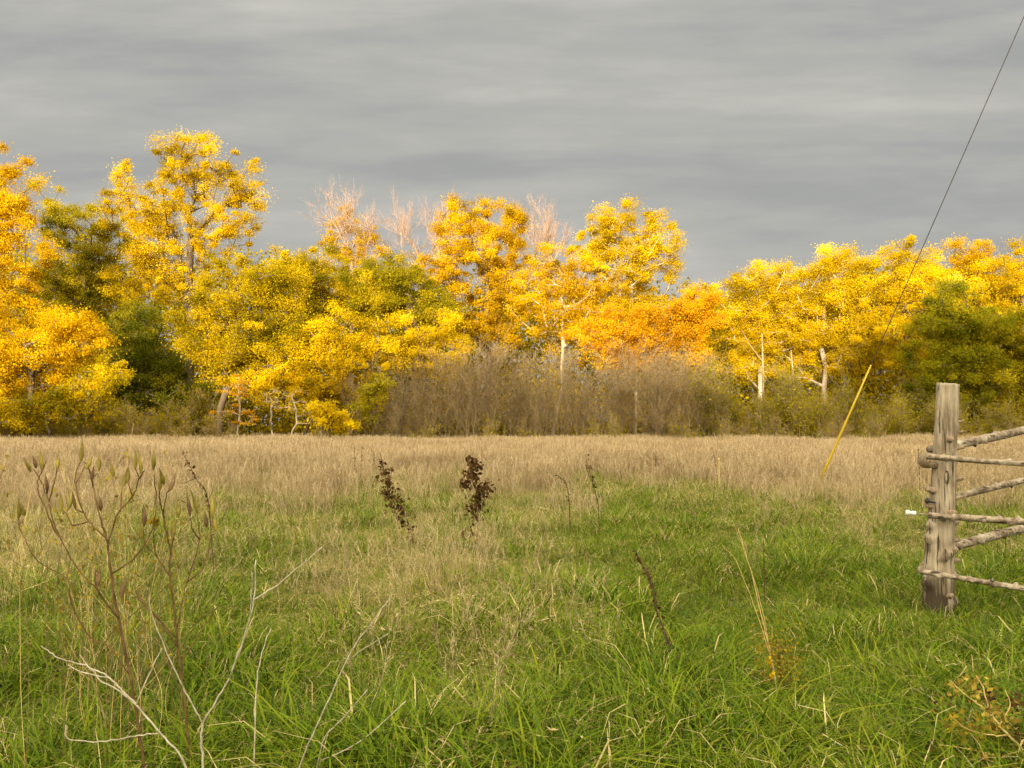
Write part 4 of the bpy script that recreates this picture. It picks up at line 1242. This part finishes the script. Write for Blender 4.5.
spike('dark reddish seed spike, leftmost of the three standing close together', 20, [(356, 488), (355, 470), (354, 444)], 10, 11, .010, .055)
spike('middle dark seed spike of the three standing close together', 20, [(361, 488), (361, 472), (362, 448)], 8, 12, .009, .045)
spike('slim hooked seed spike, rightmost of the three standing close together', 20, [(375, 488), (374, 475), (374, 455), (371, 449)], 6, 13, .009, .04)
spike('thin dark stalk between the two brown leaved dead weeds', 20, [(419, 488), (417, 475), (414, 452)], 4, 14, .007, .03)
spike('bent thin stalk just right of the darkest dead weed', 20, [(490, 488), (489, 480), (486, 462), (481, 448)], 4, 15, .008, .035)
spike('short dark stalk curving left, beside the tiered spike right of the centre', 11, [(570, 520), (569, 500), (566, 484), (557, 475)], 8, 16, .007, .045)
spike('tiered dark spike with three small leaf tufts right of the centre', 11, [(600, 540), (598, 505), (592, 480), (586, 458)], 9, 17, .006, .06, from_t=.5, extra=[[(597, 500), (603, 490), (606, 486)]])
spike('thin brown spike beside the pale broken stake', 20, [(718, 488), (717, 475), (713, 448)], 6, 18, .008, .035)
spike('dark twiggy weed behind the milkweed tops', 8, [(215, 545), (208, 500), (196, 478), (184, 455)], 12, 19, .006, .05, extra=[[(208, 500), (212, 492), (211, 482)], [(196, 480), (184, 483), (177, 482)]])
spike('short dark stalk standing alone above the yellowed weed', 6.5, [(765, 590), (764, 565), (763, 535)], 5, 20, .004, .02)
for i, (px, py, y) in enumerate([(150, 446, 22), (128, 450, 22), (655, 452, 22), (835, 450, 22), (918, 450, 18), (40, 452, 22)]):
    spike(['small brown spike above the milkweed pods', 'small brown spike left above the milkweed pods', 'single small brown spike right of the centre', 'small brown spike near the yellow guard',
           'small reddish spike just left of the fence post', 'small brown spike near the left edge'][i], y, [(px + 2, py + 34), (px + 1, py + 15), (px, py)], 5, 40 + i, .008, .05)
stake = Plant('broken_stake', 'short pale broken stake standing in the tan grass right of the centre', 'stake', 720, 18, 21, py=500)
stake.stem([(719, 500), (719, 475), (719, 458)], .013, .011, 'straw_stalk', .01, ground=True)
stake.done()

l = Plant('leaning_dead_stalk', 'dark dead stalk leaning left with dried seed clumps, in front right of the centre', 'dead stalk', 680, 4.6, 22, py=690)
l.stem([(684, 700), (676, 668), (667, 638), (657, 612), (653, 590), (645, 570), (635, 550)], .0065, .003, 'darkstalk', .03, ground=True)
l.stem([(668, 640), (684, 652), (703, 672)], .003, .0015, 'white_twig', .1)
l.stem([(662, 628), (668, 650), (674, 672)], .004, .002, 'darkstalk', .1)
P = smooth_line([l.p(*p) for p in [(667, 638), (657, 612), (653, 590), (645, 570), (635, 550)]], 8)
for i, p in enumerate(P):
    l.cluster(p, 4 if 10 < i < 24 else 2, (.008, .01, .008), .028, 'deadleaf', up=1)
l.cluster(l.p(676, 662), 20, (.03, .03, .03), .03, 'deadleaf')
l.done()

s = Plant('straw_stalk', 'long straw yellow stalk leaning left over the yellowed weed', 'grass stalk', 778, 4.1, 23, py=700)
s.stem([(779, 702), (774, 672), (767, 640), (758, 600), (748, 560), (738, 528)], .0048, .0012, 'straw_stalk', .03, ground=True)
s.stem([(776, 690), (770, 650), (757, 590), (742, 545), (732, 520)], .0022, .0008, 'straw_stalk', .06)
s.stem([(772, 660), (752, 600), (735, 560), (722, 545)], .0018, .0008, 'straw_stalk', .06)
s.done()
g = Plant('yellowed_weed', 'feathery olive yellow weed with two orange leaves beside the leaning straw stalk', 'weed', 784, 4.1, 24, py=720)
g.stem([(788, 725), (784, 695), (780, 670), (778, 640)], .004, .0015, 'darkstalk', .03, ground=True)
for k in range(14):
    x = 778 + g.r.normal() * 3; y_ = 650 + k * 3.5
    g.stem([(782, y_ + 14), (x + g.r.normal() * 10, y_), (x + g.r.normal() * 17, y_ - 16)], .0016, .0008, 'darkstalk', .08, k=4)
g.cluster(g.p(776, 655), 500, (.06, .06, .085), .018, 'yellowweed')
g.cluster(g.p(786, 675), 300, (.045, .06, .08), .018, 'yellowweed')
for (x, y_) in [(769, 660), (772, 673)]:
    g.cluster(g.p(x, y_, -.05), 3, (.006, .01, .01), .034, 'straw_leaf' if 'straw_leaf' in M else 'orange', part='orange_leaf')
g.done()
k_ = Plant('withered_plant', 'withered brown plant with curled leaves and a few yellow ones in the bottom right corner', 'weed', 1010, 3.25, 25, py=790)
k_.stem([(1040, 790), (1022, 750), (1005, 732), (990, 712), (984, 690), (976, 676)], .006, .002, 'straw_stalk', .06, ground=True)
for pts in ([(1008, 735), (990, 735), (965, 728), (950, 715)], [(990, 712), (975, 702), (960, 690), (950, 680)], [(1020, 748), (1030, 730), (1035, 712)], [(1000, 726), (1010, 705), (1005, 690)], [(1022, 752), (1000, 756), (975, 750), (940, 745)]):
    k_.stem(pts, .003, .0012, 'mw_stem', .12)
for (x, y_, n, mt_) in [(975, 685, 50, 'brownleaf'), (985, 698, 50, 'deadleaf'), (995, 715, 55, 'brownleaf'), (1010, 735, 60, 'deadleaf'), (1018, 705, 30, 'deadleaf'), (960, 690, 26, 'brownleaf'), (948, 702, 16, 'deadleaf'),
                       (955, 722, 40, 'yellowweed'), (968, 728, 36, 'yellowweed'), (990, 730, 30, 'yellowweed'), (940, 748, 14, 'deadleaf'), (985, 755, 40, 'brownleaf'), (1020, 760, 60, 'brownleaf')]:
    k_.cluster(k_.p(x, y_, k_.r.normal() * .05), n, (.03, .04, .025), .028, mt_, part='foliage' if mt_ != 'yellowweed' else 'yellow_foliage')
k_.done()

# ------------------------------------------------------------------ render settings
scene.view_settings.view_transform = 'Standard'
scene.view_settings.look = 'None'
scene.view_settings.gamma = 1.0
scene.view_settings.exposure = 1.0
scene.view_settings.use_curve_mapping = False
scene.render.engine = 'CYCLES'
scene.cycles.max_bounces = 6
scene.cycles.diffuse_bounces = 3
scene.cycles.glossy_bounces = 2
scene.cycles.transmission_bounces = 4
scene.cycles.transparent_max_bounces = 8
scene.cycles.use_denoising = True
scene.cycles.denoiser = 'OPENIMAGEDENOISE'
scene.cycles.sample_clamp_indirect = 6
